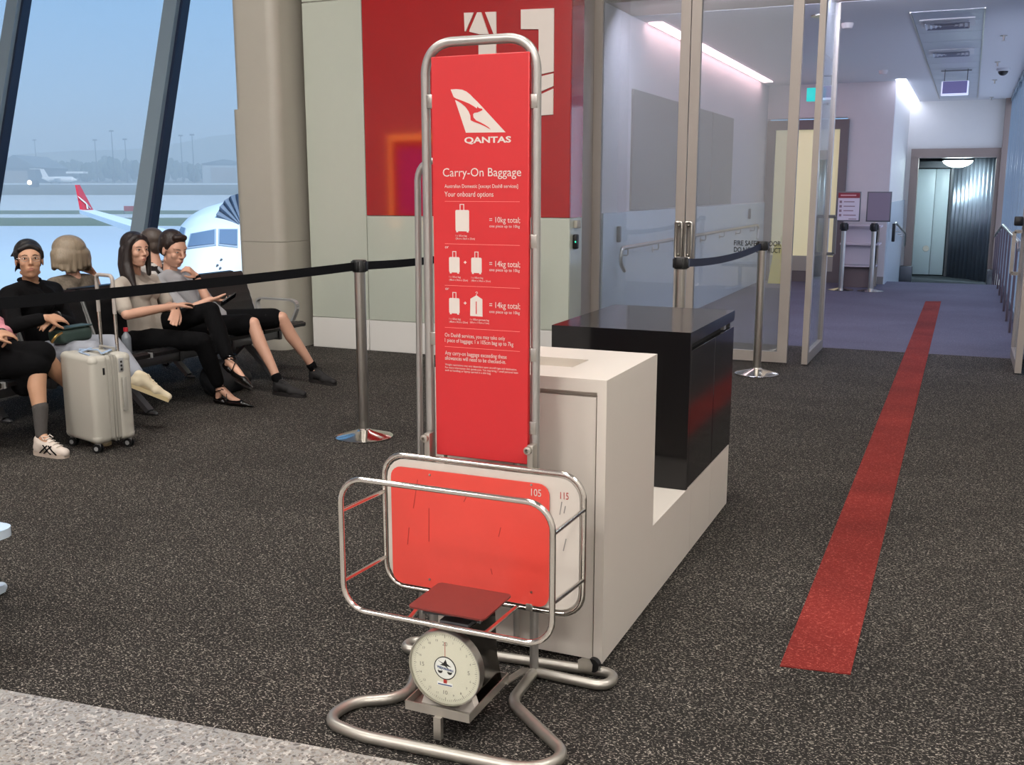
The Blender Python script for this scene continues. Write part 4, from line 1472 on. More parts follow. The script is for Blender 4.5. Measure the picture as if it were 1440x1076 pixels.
rail_left()
for y, z in ((9.45, 1.07), (15.9, 1.12)):
    s_ = put('door_release', MB().box((-3.05, y - 0.025, z - 0.075), (-3.015, y + 0.025, z + 0.075), 0.008), M['alu_dark'])
    tag(s_, 'grey wall button %s end of the handrail behind the glass' % ('above the near' if y < 12 else 'above the far'), 'wall button')


def zr(y):
    return 0 if y < 17.9 else -0.32 * (y - 17.9) / 3.6


e = thing('ramp_handrail', 'steel handrail going down the ramp on the left passage wall', 'handrail', (-1.08, 19.5, 0.6))
put('rail', MB().tube(fillet([(-1.06, 17.7, 0.76), (-1.06, 17.62, 0.93), (-1.06, 18.0, 0.95), (-1.06, 21.1, 0.95 - 0.30), (-1.06, 21.2, 0.42)], [0, 0.05, 0.2, 0.05, 0], n=5), 0.02, n=10), M['steel'], e)
for y in (18.1, 19.0, 19.9, 20.8):
    put('rail_bracket', MB().tube([(-1.06, y, 0.93 + zr(y)), (-1.06, y, 0.87 + zr(y)), (-1.13, y, 0.87 + zr(y))], 0.008, n=6), M['steel'], e)
put('end_guard', MB().box((-1.085, 17.58, 0.66), (-1.035, 17.66, 0.95), 0.01), M['black_plastic'], e)

e = thing('balustrade', 'steel balustrade of dark upright bars along the right glazing, falling with the ramp', 'balustrade', (0.5, 15, 0))
put('rail', MB().tube(fillet([(0.5, 11.4, 0.90), (0.5, 11.5, 0.965), (0.5, 17.0, 0.965), (0.5, 21.2, 0.965 - 0.34)], [0, 0.05, 0.3, 0], n=5), 0.022, n=10), M['steel'], e)
for y in np.arange(11.95, 21.3, 1.05):
    zt_ = 0.95 if y < 17 else 0.95 - 0.34 * (y - 17) / 4.2
    put('baluster', MB().box((0.488, y - 0.022, zr(y)), (0.512, y + 0.022, zt_)), mat('baluster_dark', '#5a5058', 0.4, 0.6), e)

# poster stands and desk in the corridor
for x_, y_, lab, red in ((-1.66, 16.05, 'poster stand with a red headed notice, left of the two in the corridor', True), (-1.235, 16.03, 'poster stand with a plain grey sheet, right of the two in the corridor', False)):
    e = thing('poster_stand', lab, 'poster stand', (x_, y_, 0), 'poster stands in front of the grey desk')
    put('base', MB().lathe([(0.19, 0), (0.19, 0.008), (0.06, 0.03), (0.035, 0.04)], (x_, y_, 0), 28), M['chrome'], e)
    put('post', MB().lathe([(0.034, 0.03), (0.034, 0.93)], (x_, y_, 0), 18), M['steel'], e)
    put('head', MB().lathe([(0.045, 0.88), (0.05, 0.89), (0.05, 0.99), (0.045, 1.0), (0, 1.0)], (x_, y_, 0), 18).box((x_ - 0.06, y_ - 0.02, 0.9), (x_ + 0.06, y_ + 0.02, 0.98)), M['black_plastic'], e)
    xc_ = x_ + 0.045
    z0_, z1_ = 1.02, 1.455
    put('stem', MB().box((x_ - 0.012, y_ - 0.01, 0.98), (x_ + 0.012, y_ + 0.01, z0_ + 0.03)), M['steel'], e)
    fr2 = put('poster_frame', MB().box((xc_ - 0.17, y_ - 0.012, z0_), (xc_ + 0.17, y_ + 0.012, z1_), 0.004), M['alu_dark'] if red else M['alu_dark'], e)
    sh = put('poster', MB().box((xc_ - 0.152, y_ - 0.0135, z0_ + 0.018), (xc_ + 0.152, y_ - 0.012, z1_ - 0.018)), mat('poster_white', '#d6cfdb', 0.4) if red else mat('poster_grey', '#84798a', 0.5), e)
    if red:
        hd = put('poster_header', MB().box((xc_ - 0.152, y_ - 0.0145, z1_ - 0.095), (xc_ + 0.152, y_ - 0.0135, z1_ - 0.018)), mat('poster_red', '#8e2535', 0.5), e)
        bars = MB()
        for k in range(4):
            zz_ = z1_ - 0.15 - k * 0.065
            bars.box((xc_ - 0.13, y_ - 0.0145, zz_ - 0.018), (xc_ - 0.095, y_ - 0.0135, zz_ + 0.018)).box((xc_ - 0.07, y_ - 0.0145, zz_ - 0.006), (xc_ + (0.08, 0.09, 0.07, 0.11)[k], y_ - 0.0135, zz_ + 0.008))
        bars.box((xc_ + 0.01, y_ - 0.0145, z0_ + 0.03), (xc_ + 0.12, y_ - 0.0135, z0_ + 0.042))
        put('poster_print', bars, mat('poster_ink', '#8d7480', 0.5), e)
        hb_ = MB().box((xc_ - 0.12, y_ - 0.0152, z1_ - 0.065), (xc_ + 0.10, y_ - 0.0145, z1_ - 0.045))
        put('poster_print', hb_, mat('poster_pale', '#d59aa0', 0.5), e)

e = thing('lectern', 'pale lilac counter desk with an open shelf, behind the two poster stands', 'desk', (-1.4, 16.7, 0))
dk = MB()
dk.box((-1.72, 16.5, 0.36), (-1.22, 16.52, 0.93)).box((-1.74, 16.45, 0.92), (-1.18, 16.95, 0.945)).box((-1.74, 16.35, 0.66), (-1.18, 16.85, 0.685)).box((-1.72, 16.5, 0.32), (-1.22, 16.9, 0.345))
put('desk_body', dk, mat('desk_lilac', '#c5bcc6', 0.4), e)
for x_ in (-1.70, -1.24):
    put('leg', MB().box((x_ - 0.02, 16.5, 0), (x_ + 0.02, 16.54, 0.92)).box((x_ - 0.02, 16.88, 0), (x_ + 0.02, 16.92, 0.92)), M['steel'], e)
put('plinth', MB().box((-1.68, 16.62, 0), (-1.26, 16.9, 0.33)), mat('desk_plinth', '#6d5f60', 0.5), e)

e = thing('wet_floor_sign', 'yellow folding floor sign before the warm lit door, behind the glass', 'floor sign', (-2.75, 16.9, 0))
for s_ in (-1, 1):
    put('board', MB().hexa([(-2.86, 16.9 + s_ * 0.14, 0), (-2.64, 16.9 + s_ * 0.14, 0), (-2.64, 16.9 + s_ * 0.155, 0), (-2.86, 16.9 + s_ * 0.155, 0), (-2.80, 16.9, 0.62), (-2.70, 16.9, 0.62), (-2.70, 16.9 + s_ * 0.015, 0.62), (-2.80, 16.9 + s_ * 0.015, 0.62)]), mat('sign_yellow', '#e8d95c', 0.5), e)

# ------------------------------------------------------------------ corridor ceiling
e = thing('ceiling_tray', 'long metal ceiling panel strip over the corridor', 'ceiling panel', (-0.3, 15.8, ZC))
tr_ = MB()
for k in range(14):
    y0 = 10.7 + k * 0.73
    tr_.box((-0.62, y0 + 0.006, ZC - 0.005), (0.0, y0 + 0.724, ZC))
put('panel', tr_, M['ceil_panel'], e)
put('edge_trim', MB().box((-0.636, 10.69, ZC - 0.012), (-0.622, 20.95, ZC)).box((0.002, 10.69, ZC - 0.012), (0.016, 20.95, ZC)), M['steel'], e)
for y0, lab in ((11.45, 'square ceiling diffuser nearest the doorway'), (13.85, 'square ceiling diffuser farther along the corridor ceiling')):
    e = thing('ceiling_diffuser', lab, 'air diffuser', (-0.32, y0, ZC - 0.02), 'ceiling diffusers of the corridor')
    put('frame', MB().box((-0.57, y0 - 0.27, ZC - 0.016), (-0.07, y0 + 0.27, ZC - 0.005)), M['ceil'], e)
    v = MB()
    for k in range(4):
        a = 0.06 + 0.045 * k
        for s_ in (-1, 1):
            v.bar((-0.32 - a, y0 + s_ * a, ZC - 0.04), (-0.32 + a, y0 + s_ * a, ZC - 0.04), 0.022, 0.003, (0, 0.6 * s_, 1))
            v.bar((-0.32 + s_ * a, y0 - a, ZC - 0.04), (-0.32 + s_ * a, y0 + a, ZC - 0.04), 0.022, 0.003, (0.6 * s_, 0, 1))
    put('vane', v, mat('vane_grey', '#8d92a0', 0.4, 0.4), e)
e = thing('hanging_sign', 'lilac light box sign hanging from the corridor ceiling on two rods', 'hanging sign', (-0.28, 15.9, 2.75))
put('rod', MB().tube([(-0.43, 15.9, 2.95), (-0.43, 15.9, ZC)], 0.006, n=6).tube([(-0.14, 15.9, 2.95), (-0.14, 15.9, ZC)], 0.006, n=6).box((-0.48, 15.88, ZC - 0.03), (-0.09, 15.92, ZC - 0.018)), M['alu_dark'], e)
put('light_box', MB().box((-0.465, 15.85, 2.765), (-0.115, 15.95, 2.955), 0.01), mat('box_white', '#e8ecff', 0.4, emit='#dfe6ff', estr=0.55), e)
put('sign_face', MB().box((-0.445, 15.842, 2.79), (-0.135, 15.85, 2.95)), mat('sign_lilac', '#8f88bd', 0.4), e)
for n_, (x_, y_) in enumerate(((0.218, 12.7), (0.213, 15.25), (0.228, 17.7), (0.241, 21.0))):
    lab = ('ceiling sprinkler nearest the doorway, right of the metal panel', 'second ceiling sprinkler from the doorway, before the dome camera', 'third ceiling sprinkler from the doorway, beyond the dome camera', 'farthest ceiling sprinkler, just before the end wall')[n_]
    m = MB().lathe([(0.035, 0), (0.035, 0.008), (0.012, 0.012), (0.008, 0.05), (0.028, 0.055), (0, 0.057)], (x_, y_, ZC), 14, (0, 0, -1))
    tag(put('sprinkler', m, M['steel']), lab, 'sprinkler', 'corridor sprinklers')
dm = thing('dome_camera', 'black dome security camera on the corridor ceiling', 'security camera', (0.302, 16.08, ZC))
put('housing', MB().lathe([(0.085, 0), (0.085, 0.03), (0.07, 0.04)], (0.302, 16.08, ZC), 20, (0, 0, -1)), M['ceil'], dm)
put('dome', MB().ell((0.302, 16.08, ZC - 0.04), (0.065, 0.065, 0.06)), M['black_plastic'], dm)
for x_, y_, lab in ((-1.239, 11.15, 'ceiling smoke detector left of the nearest diffuser'), (-1.225, 15.7, 'ceiling fitting near the lit cove of the grey wall')):
    tag(put('smoke_detector', MB().lathe([(0.06, 0), (0.06, 0.02), (0.045, 0.05), (0, 0.055)], (x_, y_, ZC), 18, (0, 0, -1)), M['grey_wall']), lab, 'smoke detector')
tag(put('ceiling_speaker', MB().lathe([(0.09, 0), (0.09, 0.012), (0, 0.014)], (-1.42, 10.55, ZC), 18, (0, 0, -1)), M['steel']), 'small round metal ceiling fitting next to the open door leaf', 'ceiling fitting')
e = thing('cove_light', 'bright slot light at the top of the white passage wall', 'slot light', (-1.08, 19.3, ZC))
put('light_slot', MB().box((-1.14, 17.0, ZC - 0.012), (-1.0, 21.45, ZC - 0.002)), mat('slot_white', '#ffffff', 0.5, emit='#dfe6ff', estr=9.0), e)
e = thing('slot_light', 'long ceiling slot light, its pink a painted reflection, seen through the glass doors', 'slot light', (-3.0, 13.5, ZC))
put('light_slot', MB().box((-3.04, 10.3, ZC - 0.012), (-2.9, 16.6, ZC - 0.002)), mat('slot_pink_reflection', '#ffe0e0', 0.5, emit='#ffd0d4', estr=10.0), e)  # pink reflection of the red wall put into the glow colour
e = thing('exit_sign', 'small turquoise lit sign hanging beyond the open glass door leaf', 'exit sign', (-1.55, 14.2, 2.75))
q_ = at_y(1148, 133, 14.2)
put('sign_box', MB().box((q_[0] - 0.12, 14.17, q_[2] - 0.085), (q_[0] + 0.12, 14.23, q_[2] + 0.085), 0.006), mat('exit_green', '#20c8c0', 0.4, emit='#30d8d0', estr=0.55), e)
put('rod', MB().tube([(q_[0], 14.2, q_[2] + 0.08), (q_[0], 14.2, ZC)], 0.006, n=6), M['steel'], e)
e = thing('dome_lamp', 'round glowing ceiling lamp inside the bridge, behind the end portal', 'ceiling lamp', (-0.25, 22.3, 2.1))
put('lamp_shade', MB().lathe([(0.27, 0.0), (0.25, 0.04), (0.18, 0.09), (0.08, 0.12), (0, 0.125)], (-0.25, 22.35, 2.03), 28, (0, 0, -1)), mat('lamp_glow', '#ffffff', 0.5, emit='#e2fbff', estr=45.0), e)
put('mount', MB().lathe([(0.29, 0), (0.29, 0.17)], (-0.25, 22.35, 2.03), 28), M['alu_dark'], e)
tag(put('ceiling_speaker', MB().box((-1.0, 22.6, 2.1), (-0.72, 22.9, 2.2), 0.03), M['black_plastic']), 'dark fitting on the bridge ceiling left of the glowing lamp', 'ceiling fitting')

# lit poster screen on the rear wall, seen mirrored in the red glass
vq = at_y(586, 255, 2 * YW + 6)
e = thing('wall_screen', 'purple lit screen in an orange glowing surround, mirrored in the red glass wall', 'screen', (vq[0], -6, vq[2]))
put('screen_surround', MB().box((vq[0] - 0.75, -6.0, vq[2] - 1.1), (vq[0] + 0.75, -5.95, vq[2] + 1.1), 0.01), mat('glow_orange', '#ffb060', 0.5, emit='#ff9a40', estr=5.0), e)
put('screen_frame', MB().box((vq[0] - 0.62, -5.95, vq[2] - 0.98), (vq[0] + 0.62, -5.9, vq[2] + 0.98)), M['red'], e)
put('screen_face', MB().box((vq[0] - 0.45, -5.9, vq[2] - 0.8), (vq[0] + 0.45, -5.89, vq[2] + 0.8)), mat('screen_purple', '#5a2070', 0.4, emit='#8a2aa0', estr=1.2), e)


# ------------------------------------------------------------------ people
def frame_from(f, pitch=0.0, roll=0.0):
    f = unit((f[0], f[1], 0))
    l = np.cross(Z1, f)
    u = Z1
    f2 = f * math.cos(pitch) + u * math.sin(pitch)
    u2 = -f * math.sin(pitch) + u * math.cos(pitch)
    l2 = l * math.cos(roll) + u2 * math.sin(roll)
    u3 = np.cross(f2, l2)
    return np.stack([f2, l2, u3], axis=1)


def hand(mb, wrist, d, nrm, side, s=0.95, curl=(0.5, 0.55, 0.6, 0.7), thumb=0.5, spread=0.05):
    """palm and five fingers; d wrist-to-knuckle, nrm out of the palm, side +1/-1 where the thumb sits along nrm x d"""
    wrist = np.array(wrist, float)
    d = unit(d)
    nrm = np.array(nrm, float)
    nrm = unit(nrm - d * (nrm @ d))
    l = np.cross(nrm, d) * side
    offs = (0.029, 0.010, -0.009, -0.026)
    lens = (0.070, 0.078, 0.072, 0.057)
    for i in range(4):
        base = wrist + (d * (0.086 - (0.006 if i == 3 else 0)) + l * offs[i]) * s
        mb.cap(wrist + (l * offs[i] * 0.55 + d * 0.005) * s, base, 0.0145 * s, 0.0105 * s, 10, 4)
        p, a = base, 0.0
        dd = unit(d + l * spread * (1.2 - 0.8 * i))
        for k, fr in enumerate((0.45, 0.31, 0.24)):
            a += curl[i] * (0.75 if k == 0 else 1.0)
            dr = dd * math.cos(a) + nrm * math.sin(a)
            q = p + dr * lens[i] * fr * s
            mb.cap(p, q, (0.0093 - 0.0009 * k) * s, (0.0085 - 0.0009 * k) * s, 9, 4)
            p = q
    b = wrist + (d * 0.018 + l * 0.022) * s
    t1 = b + unit(d * 0.72 + l * 0.62 + nrm * 0.35) * 0.045 * s
    t2 = t1 + unit(d * 0.9 + l * (0.35 - 0.4 * thumb) + nrm * (0.2 + 0.5 * thumb)) * 0.032 * s
    t3 = t2 + unit(d * 0.95 + l * (0.15 - 0.5 * thumb) + nrm * (0.25 + 0.5 * thumb)) * 0.026 * s
    mb.chain([b, t1, t2, t3], [0.0145 * s, 0.0118 * s, 0.0100 * s, 0.0085 * s])


def head_prims(mb, c, F, s=0.95, jaw=1.0, nose=1.0):
    def q(x, y, z):
        return c + F @ (np.array([x, y, z]) * s)

    def e(x, y, z, a, b, d):
        mb.ell(q(x, y, z), (a * s, b * s, d * s), 20, 14, F)
    e(-0.012, 0, 0.036, 0.097, 0.076, 0.086)
    e(0.030, 0, 0.020, 0.064, 0.066, 0.075)
    e(0.022, 0, -0.040, 0.066, 0.058 * jaw, 0.070)
    e(0.052, 0, -0.088, 0.030, 0.030 * jaw, 0.026)
    e(0.072, 0, -0.060, 0.022, 0.030, 0.026)
    for s_ in (-1, 1):
        e(0.058, s_ * 0.036, -0.022, 0.026, 0.024, 0.026)
        e(-0.004, s_ * 0.077, -0.008, 0.019, 0.007, 0.032)
        mb.cap(q(0.083, s_ * 0.012, 0.030), q(0.068, s_ * 0.050, 0.032), 0.011 * s, 0.009 * s, 8, 4)
        e(0.096, s_ * 0.011, -0.030, 0.010, 0.008, 0.007)
        mb.cap(q(-0.01, s_ * 0.05, -0.075), q(0.045, s_ * 0.022 * jaw, -0.098), 0.014 * s, 0.012 * s, 8, 4)
    mb.cap(q(0.090, 0, 0.022), q(0.1115 + 0.004 * (nose - 1), 0, -0.024), 0.0075 * s, 0.0105 * s * nose, 10, 4)
    e(0.092, 0, -0.054, 0.010, 0.022, 0.007)
    e(0.089, 0, -0.067, 0.010, 0.019, 0.008)


def foot_frame(an, toe, kn, s, kind, up=None):
    up_ = unit(kn - an) if up is None else unit(up)
    fd = unit(toe - an)
    if fd[2] < -0.12 and an[2] < 0.16:   # flat on the floor
        fd = unit((fd[0], fd[1], -0.03))
        up_ = Z1 * 1.0
    uu = unit(up_ - fd * (up_ @ fd))
    ll = np.cross(uu, fd)
    xl = min(max(np.linalg.norm(toe - an) * 0.93, 0.18), 0.245)
    org = an - uu * 0.062 * s
    if abs(up_[2] - 1) < 1e-6:
        org[2] = 0.014
    return org, fd, ll, uu, xl


def person(label, J, face, skin, hair_prims, hair_mat, top, bottom, feet, hands, pitch=0.0, roll=0.0, s=0.93, hs=0.97, jaw=1.0, bulk=1.0, lips='#a8605a', brow='#2a1c16', fem=False):
    J = {k: np.array(v, float) for k, v in J.items()}
    P = (J['hipR'] + J['hipL']) / 2
    root = thing('person', label, 'person', (P[0], P[1], 0))
    F = frame_from(face, pitch, roll)
    c = J['head']
    spine = unit(J['neck'] - P)
    sl_ = J['neck'] - P
    lat = unit(J['shL'] - J['shR'])
    b = MB()
    head_prims(b, c, F, hs, jaw)
    nk0 = c + F @ (np.array([-0.022, 0, -0.065]) * hs)
    b.cap(nk0, J['neck'] - spine * 0.02, 0.050 * s * (0.9 if fem else 1.05), 0.058 * s)

    def torso(mb, g, sleeve=None):
        """g grows the flesh to cloth"""
        k = bulk * s
        for sd in (-1, 1):
            hp = J['hipL'] if sd > 0 else J['hipR']
            w1 = P + sl_ * 0.42 + lat * sd * 0.055 * s
            w2 = P + sl_ * 0.74 + lat * sd * 0.075 * s
            sh = J['shL'] if sd > 0 else J['shR']
            mb.cap(P * 0.55 + hp * 0.45 + Z1 * 0.02, w1, 0.105 * k + g, 0.088 * k + g)
            mb.cap(w1, w2, 0.088 * k + g, 0.092 * k + g)
            mb.cap(w2, sh * 0.8 + J['neck'] * 0.2 - spine * 0.02, 0.090 * k + g, 0.050 * k + g)
            mb.cap(J['neck'] - spine * 0.035, sh, 0.050 * k + g, 0.047 * k + g)
        if fem:
            fw_ = np.cross(lat, spine)
            for sd in (-1, 1):
                mb.ell(P + sl_ * 0.66 + lat * sd * 0.07 * s + fw_ * 0.075 * s, np.array([0.062, 0.062, 0.058]) * s + g)
    torso(b, 0.0)
    for S_ in 'RL':
        sh, el, wr = J['sh' + S_], J['el' + S_], J['wr' + S_]
        b.chain([sh, sh * 0.5 + el * 0.5, el], [0.046 * s, 0.043 * s, 0.036 * s])
        b.chain([el, el * 0.7 + wr * 0.3, wr], [0.036 * s, 0.038 * s, 0.0245 * s])
        hp, kn, an, toe = J['hip' + S_], J['kn' + S_], J['an' + S_], J['toe' + S_]
        b.chain([hp, hp * 0.5 + kn * 0.5, kn], [0.088 * s * bulk, 0.073 * s * bulk, 0.052 * s])
        sh_d = unit(an - kn)
        back = np.cross(np.cross(sh_d, kn - hp), sh_d)
        back = -unit(back) if np.linalg.norm(back) > 1e-6 else np.zeros(3)
        cf = kn * 0.68 + an * 0.32 + back * 0.014
        b.chain([kn, cf, kn * 0.3 + an * 0.7, an], [0.050 * s, 0.055 * s, 0.038 * s, 0.031 * s])
        org, fd, ll, uu, xl = foot_frame(an, toe, kn, s, feet['kind'], feet.get('up' + S_))
        b.chain([an, org + fd * xl * 0.45 + uu * 0.034, org + fd * xl * 0.82 + uu * 0.016], [0.031 * s, 0.026 * s, 0.014])
        b.cap(an, org - fd * 0.018 + uu * 0.022, 0.030 * s, 0.022 * s)
    for hd in hands:
        hand(b, **hd)
    body = remesh(b, 0.0058, 2)
    bo = put('body', body, skin, root)
    bvh = BVHTree.FromPolygons([Vector(v) for v in body.v], body.f)

    def on_face(y, z, back=0.0):
        o = c + F @ (np.array([0.135 * hs, y * hs, z * hs]))
        h = bvh.ray_cast(Vector(o), Vector(-F[:, 0]))
        if h[0] is None:
            return c + F @ (np.array([0.09, y, z]) * s)
        return np.array(h[0]) - F[:, 0] * back
    for sd in (-1, 1):
        p = on_face(sd * 0.031, 0.006)
        ey = put('eye', MB().ell(p - F[:, 0] * 0.0015, (0.0042 * s, 0.0125 * s, 0.0048 * s), 14, 10, F), mat('eye_white', '#cfc6bd', 0.25), root)
        put('iris', MB().ell(p + F[:, 0] * 0.0005, (0.0035 * s, 0.0055 * s, 0.0050 * s), 12, 8, F), mat('iris_dark', '#1d1410', 0.2), ey)
        m = MB()
        pts = [on_face(sd * y_, z_) + F[:, 0] * 0.0005 for y_, z_ in ((0.016, 0.0255), (0.030, 0.0285), (0.046, 0.0245))]
        m.chain(pts, [0.0022, 0.0026, 0.0014])
        put('eyebrow', m, mat('brow_' + brow.strip('#'), brow, 0.8), root)
        m = MB()
        pts = [on_face(sd * y_, z_) + F[:, 0] * 0.001 for y_, z_ in ((0.018, 0.008), (0.031, 0.0125), (0.044, 0.007))]
        m.chain(pts, [0.0014, 0.0018, 0.0014])
        put('eyelashes', m, mat('brow_' + brow.strip('#'), brow, 0.8), root)
    m = MB()
    m.chain([on_face(y_, z_) + F[:, 0] * 0.0002 for y_, z_ in ((-0.021, -0.059), (-0.008, -0.0555), (0, -0.057), (0.008, -0.0555), (0.021, -0.059))], [0.0014, 0.003, 0.0026, 0.003, 0.0014])
    m.chain([on_face(y_, z_) + F[:, 0] * 0.0002 for y_, z_ in ((-0.018, -0.0635), (0, -0.067), (0.018, -0.0635))], [0.0016, 0.0036, 0.0016])
    put('lips', remesh(m, 0.0016, 1), mat('lips_' + lips.strip('#'), lips, 0.45), root)
    # hair
    hm = MB()
    for pr in hair_prims:
        if pr[0] == 'e':
            hm.ell(c + F @ (np.array(pr[1]) * hs), np.array(pr[2]) * hs, 20, 14, F)
        elif pr[0] == 'c':
            pts = [c + F @ (np.array(p) * hs) for p in pr[1]]
            hm.chain(pts, [r * hs for r in pr[2]])
        elif pr[0] == 'w':       # strand given in world coordinates
            hm.chain([np.array(p, float) for p in pr[1]], pr[2])
    hr = remesh(hm, 0.006, 4)
    put('hair', hr, hair_mat, root)
    # top
    tm_ = MB()
    torso(tm_, 0.013)
    for S_ in 'RL':
        sh, el, wr = J['sh' + S_], J['el' + S_], J['wr' + S_]
        t = top['sleeve']
        if t <= 1:
            tm_.cap(sh, sh + (el - sh) * t, 0.058 * s * bulk, 0.056 * s)
        else:
            tm_.chain([sh, el, el + (wr - el) * (t - 1)], [0.060 * s * bulk, 0.052 * s, 0.040 * s])
    for ex in top.get('extra', ()):
        tm_.cap(*ex)
    tp = put(top['name'], remesh(tm_, 0.009, 2), top['mat'], root)
    if top.get('collar'):
        cm = MB()
        pts = []
        for a in np.linspace(-2.4, 2.4, 13):
            pts.append(J['neck'] + spine * 0.012 + (F[:, 0] * math.cos(a) + F[:, 1] * math.sin(a)) * 0.064 * s - Z1 * 0.012 * math.cos(a))
        cm.chain(pts, [0.012] * 13)
        put('collar', remesh(cm, 0.005, 1), top['mat'], tp)
    # bottom
    bm_ = MB()
    for S_ in 'RL':
        hp, kn, an = J['hip' + S_], J['kn' + S_], J['an' + S_]
        bm_.cap(P, hp, 0.105 * s * bulk, 0.105 * s * bulk)
        t = bottom['len']
        if t <= 1:
            bm_.chain([hp, hp + (kn - hp) * t], [0.106 * s * bulk, (0.106 - 0.022 * t) * s])
        else:
            bm_.chain([hp, kn], [0.104 * s * bulk, 0.070 * s])
            bm_.chain([kn, kn * 0.6 + an * 0.4, kn + (an - kn) * (t - 1)], [0.066 * s, 0.068 * s, bottom.get('hem', 0.05) * s])
    for ex in bottom.get('extra', ()):
        bm_.cap(*ex)
    put(bottom['name'], remesh(bm_, 0.009, 2), bottom['mat'], root)
    # shoes
    for S_ in 'RL':
        an, toe, kn = J['an' + S_], J['toe' + S_], J['kn' + S_]
        up_ = unit(kn - an)
        org, fd, ll, uu, xl = foot_frame(an, toe, kn, s, feet['kind'], feet.get('up' + S_))

        def q(x, y, z):
            return org + fd * x + ll * y + uu * z
        kind = feet['kind']
        m = MB()
        Fr = np.stack([fd, ll, uu], axis=1)
        if kind == 'sneaker':
            m.ell(q(-0.008, 0, 0.034), (0.046, 0.041, 0.048), 16, 10, Fr)
            m.cap(q(0.0, 0, 0.055), q(xl * 0.62, 0, 0.030), 0.040, 0.033)
            m.cap(q(-0.02, 0, 0.05), q(-0.012, 0, 0.075), 0.030, 0.036)
            m.cap(q(xl * 0.5, 0.008, 0.026), q(xl * 0.92, -0.004, 0.020), 0.036, 0.027)
            m.cap(q(xl * 0.5, -0.010, 0.026), q(xl * 0.88, 0.006, 0.020), 0.034, 0.027)
            m.cap(q(0.01, 0, 0.085), q(xl * 0.45, 0, 0.058), 0.026, 0.018)
            sh_ = put('shoe', remesh(m, 0.005, 5), feet['mat'], root)
            so = MB()
            out = [(-0.052, 0.0), (-0.045, 0.024), (-0.015, 0.034), (xl * 0.35, 0.034), (xl * 0.7, 0.044), (xl * 0.92, 0.034), (xl * 1.02, 0.006), (xl * 0.98, -0.022), (xl * 0.8, -0.038), (xl * 0.35, -0.033), (-0.015, -0.034), (-0.045, -0.024)]
            so.prism(out, q(0, 0, -0.012), fd, ll, 0.026)
            put('sole', so, feet['sole'], sh_)
            lc = MB()
            for k in range(4):
                x = 0.05 + 0.026 * k
                zz_ = 0.098 - 0.011 * k
                lc.tube([q(x, 0.024, zz_ - 0.012), q(x + 0.006, 0, zz_ - 0.002), q(x, -0.024, zz_ - 0.012)], 0.0032, n=6)
            lc.tube([q(0.045, 0.0, 0.10), q(0.03, 0.03, 0.105), q(0.05, 0.035, 0.09)], 0.003, n=6)
            lc.tube([q(0.045, 0.0, 0.10), q(0.03, -0.03, 0.105), q(0.05, -0.035, 0.09)], 0.003, n=6)
            put('laces', lc, feet.get('lace', feet['mat']), sh_)
            if feet.get('stripe'):
                for sd in (-1, 1):
                    sp_ = MB()
                    for x0, x1 in ((0.02, 0.07), (0.05, 0.10), (0.10, 0.04), (0.14, 0.08)):
                        sp_.tube([q(x0, sd * 0.040, 0.012), q((x0 + x1) / 2, sd * 0.0405, 0.034), q(x1, sd * 0.034, 0.058)], 0.004, n=6)
                    put('shoe_stripes', sp_, feet['stripe'], sh_)
        else:
            m.cap(q(-0.035, 0, 0.014), q(0.02, 0, 0.008), 0.024, 0.026)
            m.cap(q(0.08, 0, 0.012), q(xl * 0.80, 0, 0.010), 0.031, 0.026)
            m.cap(q(xl * 0.80, 0, 0.010), q(xl * 1.18, 0, 0.004), 0.024, 0.006)
            m.cap(q(-0.03, 0, 0.0), q(xl * 0.9, 0, 0.0), 0.016, 0.016)
            sh_ = put('shoe', remesh(m, 0.005, 1), feet['mat'], root)
            st_ = MB()
            for zz_, xx in ((0.085, 0.0), (0.11, 0.0)):
                ring = [q(xx + 0.042 * math.cos(a), 0.036 * math.sin(a), zz_ + 0.012 * math.cos(a)) for a in np.linspace(0, 2 * PI, 17)[:-1]]
                st_.tube(ring, 0.0035, True, 6)
            st_.tube([q(0.035, 0.030, 0.105), q(0.075, -0.02, 0.070), q(0.085, -0.034, 0.03)], 0.0035, n=6)
            st_.tube([q(0.035, -0.030, 0.105), q(0.075, 0.02, 0.070), q(0.085, 0.034, 0.03)], 0.0035, n=6)
            put('ankle_straps', st_, feet['mat'], sh_)
        if feet.get('sock') is not None:
            k = MB()
            hgt = feet.get('sock_h', 0.08)
            k.chain([an, an + up_ * hgt], [0.034 * s, (0.040 + 0.05 * min(hgt, 0.25)) * s])
            put('sock', remesh(k, 0.006, 1), feet['sock'], root)
    return root, F, P


def W(d):
    return {k: at_x(*v) for k, v in d.items()}


skin_a = mat('skin_fair', '#c79a83', 0.5, var=0.05, vscale=30)
skin_b = mat('skin_light_brown', '#bb8f72', 0.5, var=0.05, vscale=30)
skin_c = mat('skin_rosy', '#cb9d86', 0.5, var=0.05, vscale=30)


def hair_mat(name, h, var=0.35):
    m = mat(name, h, 0.42, var=var, vscale=1.0, bump=0.35, bscale=1.0)
    t = m.node_tree
    co = [n for n in t.nodes if n.type == 'TEX_COORD'][0]
    for n in [n for n in t.nodes if n.type == 'TEX_NOISE']:
        mp = t.nodes.new('ShaderNodeMapping')
        mp.inputs['Scale'].default_value = (140, 140, 9)
        t.links.new(co.outputs['Object'], mp.inputs['Vector'])
        t.links.new(mp.outputs['Vector'], n.inputs['Vector'])
        n.inputs['Distortion'].default_value = 0.5
    return m


